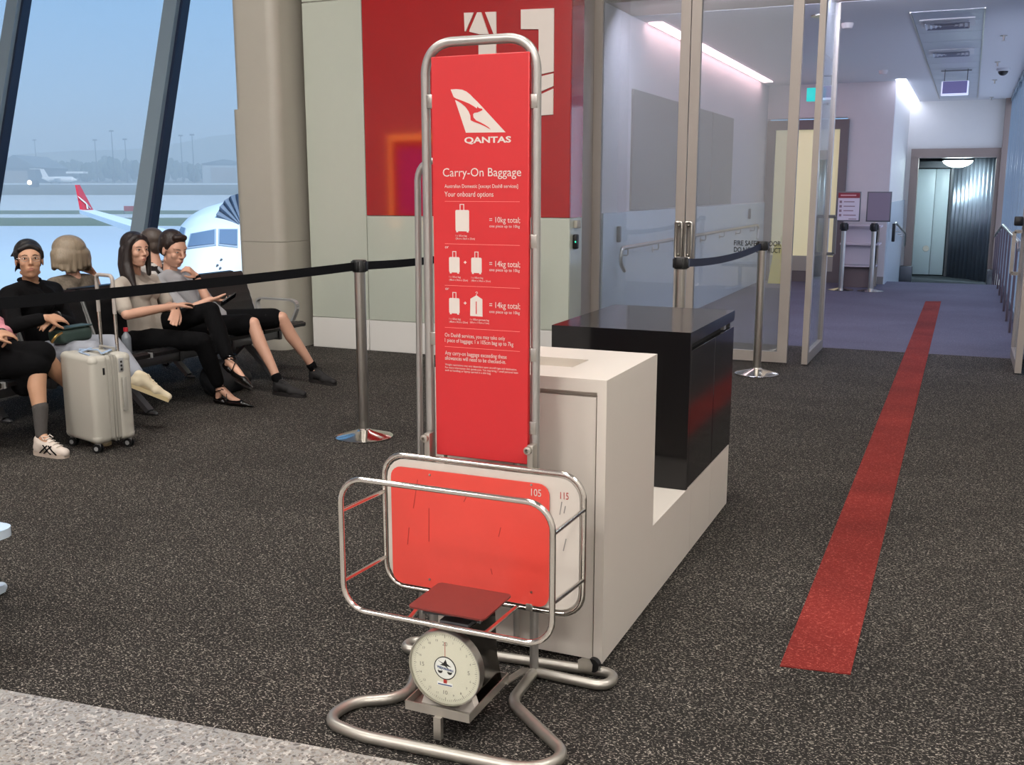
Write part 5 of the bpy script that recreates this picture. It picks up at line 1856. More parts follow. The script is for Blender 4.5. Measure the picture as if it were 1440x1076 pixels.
hair_dark = hair_mat('hair_dark_brown', '#1a0f0d')
hair_black = hair_mat('hair_black', '#110d0d')
hair_short = hair_mat('hair_short_brown', '#22150f')
hair_blond = hair_mat('hair_ash_blond', '#8b7d6a', 0.3)
hair_grey = hair_mat('hair_dark_grey', '#4a403a', 0.35)
knit = dict(bump=0.25, bscale=150)
beige_tee = mat('beige_cotton', '#a79e93', 0.85, var=0.05, vscale=12, bump=0.35, bscale=26)
grey_shirt = mat('grey_cotton', '#9a9b9f', 0.85, var=0.05, bump=0.3, bscale=26)
black_cloth = mat('black_cloth', '#060608', 0.9, bump=0.3, bscale=30, spec=0.15)
black_knit = mat('black_knit', '#08080a', 0.9, spec=0.15, bump=0.3, bscale=40)
grey_jean = mat('grey_jeans', '#8f939c', 0.85, var=0.12, vscale=9, bump=0.3, bscale=40)
black_shoe = mat('black_mesh_shoe', '#151314', 0.7, bump=0.3, bscale=120)
black_sole = mat('black_sole', '#201d1d', 0.6)
black_patent = mat('black_patent', '#0a0909', 0.18)
cream_shoe = mat('cream_leather', '#ddd0b4', 0.5, var=0.04)
cream_sole = mat('cream_sole', '#cdbb92', 0.6)

# man in the grey shirt
JM = W(dict(head=(244, 351, -5.36), neck=(237, 382, -5.42), shR=(222, 399, -5.34), shL=(270, 393, -5.47), elL=(294, 428, -5.10), wrL=(275, 387, -5.20),
            elR=(262, 438, -5.12), wrR=(297, 421, -4.98), hipR=(284, 463, -5.22), hipL=(312, 453, -5.22), knR=(356, 455, -4.78), knL=(396, 447, -4.76), anR=(392, 538, -4.56), anL=(442, 520, -4.61), toeR=(432, 553, -4.30), toeL=(484, 536, -4.28)))
man_face = (0.98, -0.18)
person('seated man in a grey shirt and black shorts, one hand at his mouth', JM, man_face, skin_c,
       [('e', (-0.024, 0, 0.047), (0.101, 0.085, 0.092)), ('c', [(0.052, -0.035, 0.100), (0.060, 0, 0.106), (0.052, 0.035, 0.100)], (0.022, 0.024, 0.022)), ('e', (-0.055, 0, 0.0), (0.062, 0.078, 0.070)),
        ('c', [(0.012, 0.072, 0.05), (0.008, 0.074, 0.012)], (0.013, 0.008)), ('c', [(0.012, -0.072, 0.05), (0.008, -0.074, 0.012)], (0.013, 0.008))], hair_short,
       dict(name='shirt', mat=grey_shirt, sleeve=0.8, collar=True), dict(name='shorts', mat=black_cloth, len=0.86), dict(kind='sneaker', mat=black_shoe, sole=black_sole, sock=black_cloth, sock_h=0.045),
       [dict(wrist=JM['wrL'], d=at_x(257, 371, -5.2) - JM['wrL'], nrm=(-0.55, -0.2, -0.3), side=-1, curl=(0.55, 0.8, 0.95, 1.05), thumb=0.3),
        dict(wrist=JM['wrR'], d=at_x(318, 424, -4.9) - JM['wrR'], nrm=(0.2, 0.5, 0.85), side=-1, curl=(0.45, 0.5, 0.55, 0.6), thumb=0.8)], pitch=R(-16), jaw=1.06, hs=1.06)
mm = bpy.data.objects['person']
wt = MB().lathe([(0.027, -0.010), (0.030, -0.008), (0.030, 0.008), (0.027, 0.010)], JM['wrL'] + unit(JM['elL'] - JM['wrL']) * 0.02, 18, unit(JM['elL'] - JM['wrL']))
put('wrist_band', wt, black_cloth, mm)

# woman with long dark hair
JW = W(dict(head=(191, 352, -5.22), neck=(186, 384, -5.31), shR=(166, 404, -5.2), shL=(216, 396, -5.36), elR=(178, 443, -5.06), wrR=(246, 430, -4.93), elL=(238, 432, -5.18), wrL=(248, 434, -4.93),
            hipR=(196, 478, -5.2), hipL=(222, 460, -5.2), knR=(284, 480, -4.76), knL=(296, 437, -4.80), anR=(309, 545, -4.74), anL=(323, 509, -4.60), toeR=(358, 566, -4.44), toeL=(355, 533, -4.36)))
hp_ = at_x(205, 396, -5.08)
person('seated woman with long straight dark hair, beige tee and black trousers', JW, (0.97, -0.22), skin_a,
       [('e', (-0.022, 0, 0.044), (0.103, 0.090, 0.092)), ('e', (-0.050, 0, -0.02), (0.066, 0.088, 0.10)),
        ('c', [(0.030, -0.066, 0.055), (0.018, -0.080, -0.01), (0.010, -0.085, -0.09), (0.035, -0.088, -0.17), (0.078, -0.085, -0.245)], (0.026, 0.028, 0.038, 0.040, 0.020)),
        ('c', [(-0.03, -0.07, 0.0), (-0.03, -0.080, -0.10), (0.0, -0.088, -0.19), (0.04, -0.088, -0.235)], (0.042, 0.046, 0.042, 0.022)),
        ('c', [(0.040, 0.068, 0.055), (0.022, 0.084, -0.01), (0.012, 0.084, -0.09), (0.02, 0.08, -0.17)], (0.018, 0.018, 0.022, 0.018)),
        ('c', [(-0.07, 0.03, -0.05), (-0.075, 0.03, -0.16)], (0.045, 0.04)), ('c', [(-0.07, -0.03, -0.05), (-0.075, -0.03, -0.16)], (0.045, 0.04)),
        ('c', [(0.050, -0.018, 0.102), (0.044, -0.052, 0.080)], (0.017, 0.020)), ('c', [(0.050, 0.018, 0.102), (0.044, 0.052, 0.080)], (0.017, 0.020))], hair_dark,
       dict(name='tee', mat=beige_tee, sleeve=0.78), dict(name='trousers', mat=black_cloth, len=1.86, hem=0.052), dict(kind='flat', mat=black_patent),
       [dict(wrist=JW['wrR'], d=at_x(262, 426, -4.92) - JW['wrR'], nrm=(0.1, 0.6, -0.7), side=1, curl=(0.3, 0.3, 0.35, 0.4), thumb=0.3),
        dict(wrist=JW['wrL'], d=at_x(242, 458, -4.86) - JW['wrL'], nrm=(-0.6, 0.2, -0.35), side=-1, curl=(0.12, 0.14, 0.16, 0.2), thumb=0.2, spread=0.08)], pitch=R(0), jaw=0.92, bulk=0.93, fem=True, lips='#a3564e')
wr_ = [o for o in bpy.data.objects if o.name.startswith('person') and 'long straight' in o.get('label', '')][0]
dv = unit(JW['elL'] - JW['wrL'])
put('watch', MB().lathe([(0.025, -0.010), (0.029, -0.009), (0.029, 0.009), (0.025, 0.010)], JW['wrL'] + dv * 0.012, 18, dv).ell(JW['wrL'] + dv * 0.012 + np.array([0.018, -0.022, 0.006]), (0.012, 0.012, 0.014)), M['black_plastic'], wr_)

# woman with glasses, hair tied back
JA = W(dict(head=(41, 366, -5.25), neck=(42, 396, -5.32), shR=(12, 415, -5.22), shL=(76, 408, -5.42), elR=(20, 458, -5.06), wrR=(64, 447, -4.94), elL=(96, 455, -5.2), wrL=(76, 446, -4.98),
            hipR=(58, 500, -5.2), hipL=(88, 492, -5.22), knL=(156, 484, -4.93), knR=(132, 494, -4.75), anL=(196, 533, -4.62), anR=(128, 600, -4.77), toeL=(246, 553, -4.50), toeR=(152, 620, -4.55)))
_, FA, _ = person('seated woman in glasses, black top and grey jeans, dark hair tied back', JA, (0.80, -0.60), skin_b,
       [('e', (-0.022, 0, 0.046), (0.102, 0.087, 0.093)), ('e', (-0.055, 0, 0.0), (0.062, 0.080, 0.075)), ('e', (-0.095, 0, -0.01), (0.035, 0.04, 0.045)),
        ('c', [(0.056, -0.052, 0.066), (0.070, -0.005, 0.086), (0.054, 0.054, 0.064)], (0.018, 0.020, 0.018)), ('c', [(0.018, 0.074, 0.05), (0.010, 0.080, 0.015)], (0.014, 0.010)), ('c', [(0.018, -0.074, 0.05), (0.010, -0.080, 0.01)], (0.014, 0.009)),
        ('c', [(-0.05, -0.07, 0.05), (-0.06, -0.10, 0.03)], (0.02, 0.006)), ('c', [(-0.06, -0.06, -0.02), (-0.07, -0.085, -0.07)], (0.016, 0.004))], hair_black,
       dict(name='cardigan', mat=black_knit, sleeve=1.82, collar=True), dict(name='jeans', mat=grey_jean, len=1.88, hem=0.055), dict(kind='sneaker', mat=cream_shoe, sole=cream_sole, lace=cream_shoe, sock=mat('white_sock', '#d8d0c8', 0.9), sock_h=0.05, upL=(-0.15, -0.1, 1.0)),
       [dict(wrist=JA['wrR'], d=(0.25, 0.9, -0.1), nrm=(-0.5, 0.1, -0.8), side=1, curl=(0.3, 0.35, 0.4, 0.45), thumb=0.4),
        dict(wrist=JA['wrL'], d=(0.2, -0.9, -0.15), nrm=(-0.5, 0.0, -0.8), side=-1, curl=(0.4, 0.45, 0.5, 0.5), thumb=0.4)], pitch=R(6), jaw=1.0, bulk=0.98, fem=True, lips='#a5605a', brow='#1a1412')
wa_ = [o for o in bpy.data.objects if 'in glasses' in o.get('label', '')][0]
g = MB()
hc = JA['head']


def hq(x, y, z):
    return hc + FA @ (np.array([x, y, z]) * 0.97)


for sd in (-1, 1):
    ring = [hq(0.099, sd * 0.032 + 0.022 * math.cos(a), 0.004 + 0.016 * math.sin(a)) for a in np.linspace(0, 2 * PI, 19)[:-1]]
    g.tube(ring, 0.0013, True, 6)
    g.tube([hq(0.099, sd * 0.054, 0.008), hq(0.088, sd * 0.074, 0.008), hq(0.0, sd * 0.084, 0.006)], 0.0013, n=6)
g.tube([hq(0.099, -0.010, 0.008), hq(0.103, 0, 0.010), hq(0.099, 0.010, 0.008)], 0.0013, n=6)
put('glasses', g, M['chrome'], wa_)
put('bracelet', MB().lathe([(0.026, -0.006), (0.030, 0), (0.026, 0.006)], JA['wrL'] + (0, 0.03, 0.004), 16, Y1), M['black_plastic'], wa_)

# person in the pink jacket, mostly outside the left border
JP = W(dict(head=(-105, 372, -5.2), neck=(-100, 408, -5.28), shR=(-135, 428, -5.2), shL=(-62, 422, -5.34), elR=(-80, 474, -5.02), wrR=(-14, 470, -4.92), elL=(12, 466, -5.16), wrL=(2, 469, -4.98),
            hipR=(-55, 512, -5.2), hipL=(-25, 505, -5.2), knR=(54, 512, -4.80), knL=(60, 498, -4.80), anR=(58, 612, -4.74), anL=(122, 566, -4.86), toeR=(94, 630, -4.56), toeL=(160, 592, -4.86)))
kR, kL = JP['knR'], JP['knL']
person('person in a pink jacket, black skirt and grey socks, at the left border', JP, (0.98, -0.2), skin_b,
       [('e', (-0.022, 0, 0.044), (0.098, 0.086, 0.088)), ('e', (-0.055, 0, -0.02), (0.055, 0.08, 0.09))], hair_black,
       dict(name='jacket', mat=mat('pink_jacket', '#d8909c', 0.8, var=0.08, bump=0.3, bscale=25), sleeve=1.86), dict(name='skirt', mat=black_cloth, len=0.98, extra=[(kR * 0.5 + JP['hipR'] * 0.5, kL * 0.5 + JP['hipL'] * 0.5, 0.1, 0.1), (kR, kR - Z1 * 0.07 - X1 * 0.05, 0.066, 0.075), (kR - X1 * 0.12, kR - X1 * 0.12 - Z1 * 0.12, 0.09, 0.08)]),
       dict(kind='sneaker', mat=mat('trainer_white', '#cbbfb4', 0.6, var=0.05), sole=mat('trainer_sole', '#b9aa9c', 0.6), lace=M['white'], stripe=black_cloth, sock=mat('grey_sock', '#454240', 0.9, bump=0.4, bscale=90), sock_h=0.16),
       [dict(wrist=JP['wrR'], d=(0.5, 0.75, 0), nrm=(-0.3, 0.1, -0.9), side=1, curl=(0.4, 0.45, 0.5, 0.5)), dict(wrist=JP['wrL'], d=(0.4, -0.75, -0.1), nrm=(-0.3, 0, -0.9), side=-1, curl=(0.4, 0.45, 0.5, 0.5))], bulk=1.05, fem=True)
wp_ = [o for o in bpy.data.objects if 'pink jacket' in o.get('label', '')][0]
put('watch', MB().lathe([(0.026, -0.012), (0.031, -0.010), (0.031, 0.010), (0.026, 0.012)], JP['wrL'] * 0.93 + JP['elL'] * 0.07, 16, unit(JP['elL'] - JP['wrL'])), M['black_plastic'], wp_)


def pose_back(hip, s=0.93, lean=0.05):
    """upright sitting, facing the window (-X)"""
    h = np.array([hip[0], hip[1], 0.48])

    def q(f, l, u):            # f forward (-X), l to the person's left (-Y)
        return h + np.array([-f, -l, u]) * s
    return dict(head=q(-0.04, 0, 0.665), neck=q(-0.08, 0, 0.48), shR=q(-0.07, -0.175, 0.42), shL=q(-0.07, 0.175, 0.42), elR=q(0.02, -0.22, 0.15), elL=q(0.02, 0.22, 0.15),
                wrR=q(0.24, -0.10, 0.12), wrL=q(0.24, 0.10, 0.12), hipR=q(0, -0.09, 0), hipL=q(0, 0.09, 0), knR=q(0.45, -0.10, 0.03), knL=q(0.45, 0.10, 0.03),
                anR=q(0.48, -0.10, -0.42), anL=q(0.48, 0.10, -0.42), toeR=q(0.66, -0.11, -0.46), toeL=q(0.66, 0.11, -0.46))


hb1 = at_x(96, 368, -6.05)
JB = pose_back((-6.10, hb1[1]))
JB['head'] = np.array([-6.05, hb1[1], 1.025])
JB['neck'] = np.array([-6.0, hb1[1], 0.86])
for k in ('shR', 'shL'):
    JB[k] = JB[k] - Z1 * 0.06
JB['wrR'] = at_x(133, 386, -6.12)
JB['elR'] = at_x(140, 420, -6.02)
print_top = mat('patterned_knit', '#6b6256', 0.9, var=0.5, vscale=55, bump=0.3, bscale=60)
person('woman with bushy ash blond hair seen from behind, hand raised, facing the window', JB, (-1.0, 0.05), skin_a,
       [('e', (-0.02, 0, 0.046), (0.116, 0.128, 0.100)), ('e', (-0.05, 0.03, -0.03), (0.085, 0.135, 0.10)), ('e', (-0.045, -0.04, -0.035), (0.08, 0.125, 0.10)), *[('c', [(-0.02 + 0.02 * math.cos(a), 0.02 * math.sin(a), 0.07), (-0.03 + 0.06 * math.cos(a), 0.105 * math.sin(a), 0.0), (-0.035 + 0.085 * math.cos(a), 0.145 * math.sin(a), -0.10 - 0.02 * math.sin(3 * a))], (0.06, 0.055, 0.022)) for a in np.linspace(PI * 0.35, PI * 1.65, 13)], ('c', [(-0.05, 0.085, -0.03), (-0.045, 0.11, -0.10)], (0.035, 0.02)), ('c', [(-0.05, -0.085, -0.03), (-0.045, -0.115, -0.095)], (0.035, 0.018)),
        ('c', [(-0.09, 0.03, -0.06), (-0.09, 0.04, -0.125)], (0.04, 0.018)), ('c', [(-0.09, -0.04, -0.06), (-0.09, -0.05, -0.12)], (0.04, 0.016))], hair_blond,
       dict(name='top', mat=print_top, sleeve=1.0), dict(name='trousers', mat=black_cloth, len=1.9), dict(kind='sneaker', mat=black_shoe, sole=black_sole),
       [dict(wrist=JB['wrR'], d=at_x(122, 372, -6.12) - JB['wrR'], nrm=(0.0, -0.8, 0.2), side=1, curl=(0.4, 0.4, 0.45, 0.5)), dict(wrist=JB['wrL'], d=(-0.9, 0.3, -0.1), nrm=(0, 0, -1), side=-1)], bulk=1.05, fem=True)
hb2 = at_x(211, 342, -6.05)
JG = pose_back((-6.10, hb2[1]))
JG['head'] = np.array([-6.05, hb2[1], hb2[2]])
JG['neck'] = JG['head'] + np.array([0.05, 0, -0.175])
zebra = bpy.data.materials.new('black_white_print')
zebra.use_nodes = True
zt = zebra.node_tree
wv = zt.nodes.new('ShaderNodeTexWave')
wv.inputs['Scale'].default_value = 9
wv.inputs['Distortion'].default_value = 6
zc_ = zt.nodes.new('ShaderNodeTexCoord')
zr_ = zt.nodes.new('ShaderNodeValToRGB')
zr_.color_ramp.interpolation = 'CONSTANT'
zr_.color_ramp.elements[0].color = (0.01, 0.01, 0.012, 1)
zr_.color_ramp.elements[1].position = 0.55
zr_.color_ramp.elements[1].color = (0.65, 0.63, 0.6, 1)
zt.links.new(zc_.outputs['Object'], wv.inputs['Vector'])
zt.links.new(wv.outputs['Color'], zr_.inputs['Fac'])
zt.links.new(zr_.outputs['Color'], zt.nodes['Principled BSDF'].inputs['Base Color'])
person('person with dark grey hair and black and white top, facing the window', JG, (-1.0, -0.15), skin_c,
       [('e', (-0.028, 0, 0.044), (0.100, 0.088, 0.088)), ('e', (-0.06, 0, -0.015), (0.055, 0.078, 0.075))], hair_grey,
       dict(name='top', mat=zebra, sleeve=0.9), dict(name='trousers', mat=black_cloth, len=1.9), dict(kind='sneaker', mat=black_shoe, sole=black_sole),
       [dict(wrist=JG['wrR'], d=(-0.9, -0.3, -0.1), nrm=(0, 0, -1), side=1), dict(wrist=JG['wrL'], d=(-0.9, 0.3, -0.1), nrm=(0, 0, -1), side=-1)], fem=True)

# things they hold or keep beside them
ph = thing('phone', 'black phone held in the hand of the man in the grey shirt', 'phone', at_x(322, 421, -4.88))
pc_ = at_x(321, 420, -4.88)
pd = unit(at_x(329, 413, -4.86) - at_x(311, 425, -4.90))
pn = unit(np.cross(pd, (0.3, -0.9, 0.2)))
pl_ = np.cross(pn, pd)
put('phone_body', MB().prism(rrect(-0.068, -0.034, 0.068, 0.034, 0.01, 3), pc_, pd, pl_, 0.009), M['black_plastic'], ph)
put('phone_screen', MB().prism(rrect(-0.062, -0.030, 0.062, 0.030, 0.006, 2), pc_ + np.cross(pd, pl_) * 0.0091, pd, pl_, 0.0006), mat('phone_glass', '#1c222c', 0.08), ph)

hbg = thing('handbag', 'dark green leather handbag on the lap of the woman in glasses', 'handbag', at_x(98, 470, -4.97))
hc_ = at_x(99, 468, -4.97)
put('bag_body', remesh(MB().box(hc_ - (0.06, 0.13, 0.055), hc_ + (0.07, 0.12, 0.04), 0.03, 3), 0.007, 2), mat('green_leather', '#33453f', 0.4, var=0.06), hbg)
put('bag_flap', MB().box(hc_ + (-0.02, -0.12, 0.036), hc_ + (0.075, 0.11, 0.046), 0.005), mat('green_leather', '#33453f'), hbg)
bk_ = MB().tube(fillet([hc_ + (0.07, -0.13, 0.02), hc_ + (0.09, -0.19, 0.01), hc_ + (0.06, -0.20, -0.03)], 0.02), 0.008, n=8)
put('chain_strap', bk_, mat('gold_chain', '#b59a5c', 0.3, 0.9), hbg)

bt = at_x(178, 482, -5.02)
bo_ = thing('water_bottle', 'small grey water bottle with a red cap on the seat behind the suitcase handle', 'bottle', (bt[0], bt[1], 0.42))
put('bottle_body', MB().lathe([(0.028, 0), (0.031, 0.01), (0.031, 0.10), (0.028, 0.12), (0.012, 0.145), (0.012, 0.155)], (bt[0], bt[1], 0.424), 18), mat('bottle_grey', '#6f757c', 0.2), bo_)
put('bottle_cap', MB().lathe([(0.015, 0.15), (0.015, 0.175), (0, 0.176)], (bt[0], bt[1], 0.424), 16), mat('cap_red', '#b0202c', 0.4), bo_)

bp0 = at_z(352, 545, 0.0)
bpk = thing('backpack', 'dark navy backpack slumped on the floor under the seats, between the man and woman', 'backpack', (-4.98, 5.98, 0))
m = MB()
m.ell((-4.98, 5.98, 0.13), (0.13, 0.20, 0.13)).ell((-4.97, 6.12, 0.09), (0.11, 0.15, 0.09)).ell((-4.93, 5.90, 0.10), (0.10, 0.13, 0.10)).box((-5.06, 5.85, 0.0), (-4.90, 6.15, 0.1), 0.03)
put('bag_body', remesh(m, 0.012, 4), mat('navy_nylon', '#0f1218', 0.6, bump=0.5, bscale=14), bpk)
m = MB().tube(fillet([(-4.9, 5.82, 0.03), (-4.84, 5.78, 0.10), (-4.90, 5.80, 0.24), (-4.98, 5.86, 0.22)], 0.05), 0.009, n=8).tube(fillet([(-4.86, 6.16, 0.02), (-4.78, 6.05, 0.03), (-4.86, 5.95, 0.12)], 0.05), 0.009, n=8)
put('shoulder_strap', m, M['black_plastic'], bpk)


# ------------------------------------------------------------------ outside: airfield, aircraft, trees, hills, haze
grass = mat('airfield_grass', '#5f6a4e', 0.95, var=0.2, vscale=0.05)
dry = mat('dry_grass', '#6a6656', 0.95, var=0.2, vscale=0.03)
conc = mat('apron_concrete', '#b9c2cb', 0.8, var=0.04, vscale=0.05)
tarm = mat('runway_concrete', '#c2c4c5', 0.8, var=0.04, vscale=0.02)
MATS_R = [('ground_apron', 10, -4.5, 100, -4.5, conc), ('ground_apron', 100, -4.5, 160, -4.2, conc), ('ground_verge', 160, -4.2, 200, -4.06, grass), ('ground_taxiway', 200, -4.06, 225, -4.0, tarm), ('ground_verge', 225, -4.0, 250, -3.7, grass),
          ('ground_runway', 250, -3.7, 400, -1.0, tarm), ('ground_field', 400, -1.0, 520, 3.3, dry), ('ground_road', 520, 3.3, 545, 4.2, tarm), ('ground_field', 545, 4.2, 1100, 12.0, dry)]
for nm, d0, z0_, d1, z1_, m_ in MATS_R:
    def lat_pt(u, D, z):
        p = C0 + FWH * D + RT * u
        return (p[0], p[1], z)
    w0_, w1_ = -1.3 * d0 - 60, 0.1 * d0 - (0 if d0 > 60 else 0)
    a0, a1 = -1.25 * d0 - 80, 0.12 * d0
    b0, b1 = -1.25 * d1 - 80, 0.12 * d1
    m = MB()
    lo = -1.5
    m.hexa([lat_pt(a0, d0, z0_ + lo), lat_pt(a1, d0, z0_ + lo), lat_pt(b1, d1, z1_ + lo), lat_pt(b0, d1, z1_ + lo), lat_pt(a0, d0, z0_), lat_pt(a1, d0, z0_), lat_pt(b1, d1, z1_), lat_pt(b0, d1, z1_)])
    struct(nm, m, m_)
m = MB().prism([(2500 * math.cos(a), 2500 * math.sin(a)) for a in np.linspace(0, 2 * PI, 49)[:-1]], (0, 0, -7.5), X1, Y1, 0.5)
struct('ground_plain', m, dry)

# the terminal's own outer wall below the lounge
struct('wall_outer', MB().box((-14, 7.6, -7), (4, 7.86, -0.3)), M['white_paint'])

# hills
hm_ = mat('hill_scrub', '#57604f', 0.95, var=0.2, vscale=0.01)
for k, (D, prof) in enumerate(((1500, [(-700, 232), (-300, 226), (0, 222), (60, 217), (110, 214), (170, 213), (215, 210), (260, 203), (300, 195), (330, 192), (420, 190), (520, 200), (700, 225)]),
                               (1150, [(-700, 240), (-200, 236), (0, 232), (100, 226), (200, 222), (280, 218), (330, 214), (500, 220), (700, 240)]))):
    m = MB()
    vs, N = [], len(prof)
    for x, y in prof:
        zt_ = 1.5 + (265 - y) * D / 1440
        for dd, zz_ in ((-150, 0.0), (0, zt_), (350, zt_ * 0.8), (600, 0)):
            vs.append(out_at(x, D + dd, zz_) if dd == 0 else C0 * [1, 1, 0] + (FWH + RT * (x - 720) / 1466.0) * (D + dd) + Z1 * zz_)
    fs = [(4 * i + j, 4 * i + 4 + j, 4 * i + 5 + j, 4 * i + 1 + j) for i in range(N - 1) for j in range(3)]
    m.add(vs, fs, True)
    struct('hill_far' if k == 0 else 'hill_near', m, hm_)

# trees across the field
def crown_mesh(seed):
    rnd = random.Random(seed)
    m = MB()
    for _ in range(7):
        m.ell((rnd.uniform(-0.35, 0.35), rnd.uniform(-0.3, 0.3), rnd.uniform(0.25, 0.75)), (rnd.uniform(0.22, 0.36), rnd.uniform(0.2, 0.34), rnd.uniform(0.18, 0.3)), 12, 8)
    m.v = [(x * (1 + rnd.uniform(-0.06, 0.06)), y * (1 + rnd.uniform(-0.06, 0.06)), z * (1 + rnd.uniform(-0.05, 0.05))) for x, y, z in m.v]
    return m


leafm = mat('distant_foliage', '#3f4a3a', 0.95, var=0.3, vscale=1.5)
trunkm = mat('distant_trunk', '#4a4038', 0.9)
crowns = [crown_mesh(s_).mesh('crown') for s_ in range(4)]
for c in crowns:
    c.materials.append(leafm)
trunk = MB().cap((0, 0, 0), (0, 0, 0.45), 0.05, 0.03, 8).mesh('trunk')
trunk.materials.append(trunkm)
rnd = random.Random(3)
tops = [(-30, 226), (20, 222), (36, 226), (52, 220), (64, 224), (76, 222), (88, 224), (100, 224), (112, 223), (124, 225), (136, 224), (148, 219), (160, 217), (172, 219), (184, 224), (196, 225), (208, 226), (222, 225), (236, 223), (248, 222), (260, 225), (272, 227), (286, 228), (300, 228), (316, 227), (334, 225), (352, 224)]
for i, (x, y) in enumerate(tops):
    D = (612, 650, 690)[i % 3] + rnd.uniform(-6, 6)
    zb_ = 4.2 + (D - 545) * 7.8 / 555
    h = (1.5 + (265 - y) * D / 1440) - zb_
    p = out_at(x, D, zb_ - 0.3)
    tp = thing('tree', 'hazy dark tree in the tree line across the airfield', 'tree', p, 'trees beyond the airfield')
    for nm, me in (('crown', crowns[i % 4]), ('trunk', trunk)):
        o = bpy.data.objects.new(nm, me)
        COL.objects.link(o)
        o.parent = tp
        o.scale = (h * 0.62, h * 0.5, h * 1.0)
        o.rotation_euler = (0, 0, i * 1.3)

# hangars, parked aircraft, poles, boards, vehicle light
def hangar(name, label, x0, x1, ye, yr, D, depth, matw, matr):
    zb_ = 4.2 + (D - 545) * 7.8 / 555
    ze, zr__ = 1.5 + (265 - ye) * D / 1440, 1.5 + (265 - yr) * D / 1440
    a, b = out_at(x0, D, zb_ - 0.3), out_at(x1, D, zb_ - 0.3)
    e = thing(name, label, 'hangar', (a + b) / 2)
    n_ = unit(np.cross(unit(b - a), Z1)) * -depth
    L = np.linalg.norm(b - a)
    u = unit(b - a)
    m = MB().prism([(0, 0), (L, 0), (L, ze - zb_), (0, ze - zb_)], a, u, Z1, -depth)
    put('wall', m, matw, e)
    m = MB().prism([(-1, ze - zb_), (L + 1, ze - zb_), (L / 2, zr__ - zb_)], a - n_ * 0.02, u, Z1, -depth - 1)
    put('roof', m, matr, e)
    m = MB()
    k = 6
    for i in range(k):
        m.box((0, 0, 0), (0.01, 0.01, 0.01))
    m = MB().prism([(L * 0.2, 0.3), (L * 0.8, 0.3), (L * 0.8, (ze - zb_) * 0.8), (L * 0.2, (ze - zb_) * 0.8)], a - u * 0 + np.cross(u, Z1) * 0.3, u, Z1, 0.1)
    put('door', m, M['taupe'], e)


hangar('hangar', 'dark gabled hangar at the left end of the tree line', -5, 52, 236, 219, 560, 40, mat('hangar_dark', '#4b535a', 0.8), mat('hangar_roof', '#5d656b', 0.7))
hangar('hangar', 'long low pale hangar at the right end of the tree line, near the jet nose', 286, 345, 231, 225, 565, 40, mat('hangar_pale', '#9aa1a5', 0.8), mat('hangar_roof', '#5d656b'))
for x, yt, yb_, D, lab in ((54, 200, 240, 640, 'mast over the dark hangar'), (138, 200, 240, 580, 'mast left of the middle light mast'), (162, 188, 257, 548, 'tallest light mast between the trees'), (180, 199, 250, 570, 'mast right of the tallest light mast'),
                           (258, 194, 250, 570, 'left one of the two masts near the jet nose'), (274, 193, 257, 550, 'right one of the two masts near the jet nose')):
    z0_ = 4.2 + (D - 545) * 7.8 / 555
    z1_ = 1.5 + (265 - yt) * D / 1440
    p = out_at(x, D, z0_)
    e = thing('light_mast', 'thin grey ' + lab, 'light mast', p, 'light masts of the airfield')
    put('pole', MB().cap(p, p + Z1 * (z1_ - z0_), 0.32, 0.18, 8), M['alu_dark'], e)
    put('lamp_head', MB().box(p + (-1.2, -0.4, z1_ - z0_ - 0.3), p + (1.2, 0.4, z1_ - z0_ + 0.4)), M['alu_dark'], e)


def plane_small(x, D, y, L, name_label):
    z = 1.5 + (265 - y) * D / 1440
    p = out_at(x, D, z)
    e = thing('parked_aircraft', name_label, 'aircraft', p)
    u = RT
    wm = mat('aircraft_white', '#e6e8ea', 0.35)
    put('fuselage', MB().chain([p - u * L / 2 + Z1 * 0.5, p - u * L * 0.3, p + u * L * 0.38, p + u * L * 0.5 - Z1 * 0.3], [0.4, 1.3, 1.4, 0.5]), wm, e)
    put('tail_fin', MB().prism([(0, 0), (3.4, 0), (0.6, 5.2), (-1.4, 5.2)], p - u * L * 0.47 + FWH * 0.1, u, Z1, 0.3), wm, e)
    put('tail_plane', MB().prism([(-2.6, 0), (0.8, 0), (0.8, 0.3), (-2.6, 0.3)], p - u * L * 0.47 + Z1 * 4.9 - FWH * 3, u, Z1, 6), wm, e)
    put('wing', MB().prism([(-1.5, -9), (1.5, -9), (1.8, 9), (-1.8, 9)], p + Z1 * 0.3, u, FWH, 0.3), wm, e)
    m = MB()
    for a in (-0.25, 0.0, 0.35):
        m.cap(p + u * L * a - Z1 * 1.2, p + u * L * a - Z1 * 2.4, 0.2, 0.3, 8)
    put('landing_gear', m, M['alu_dark'], e)


plane_small(84, 535, 252.6, 17, 'small white parked aircraft across the airfield, left of the red winglet')
p = out_at(110, 545, 1.5 + (265 - 243.5) * 545 / 1440)
e = thing('pale_shed', 'thin pale roof of a shelter beyond the small parked aircraft', 'shelter', p - Z1 * 4)
put('roof', MB().bar(p - RT * 4.5, p + RT * 4.5, 6, 0.9), mat('aircraft_white', '#e6e8ea'), e)
put('post', MB().cap(p - RT * 4 - Z1 * 4.4, p - RT * 4, 0.2, 0.2, 8).cap(p + RT * 4 - Z1 * 4.4, p + RT * 4, 0.2, 0.2, 8), M['alu_dark'], e)
p = out_at(42, 470, 1.5 + (265 - 257) * 470 / 1440)
e = thing('airfield_vehicle', 'airfield vehicle with one bright headlamp, left across the field', 'vehicle', p - Z1 * 1.8)
put('vehicle_body', MB().box(p + (-1.0, 0.4, -2.0), p + (1.0, 4.5, 0.2), 0.2).box(p + (-0.9, 1.6, 0.1), p + (0.9, 4.0, 0.9), 0.2), M['alu_dark'], e)
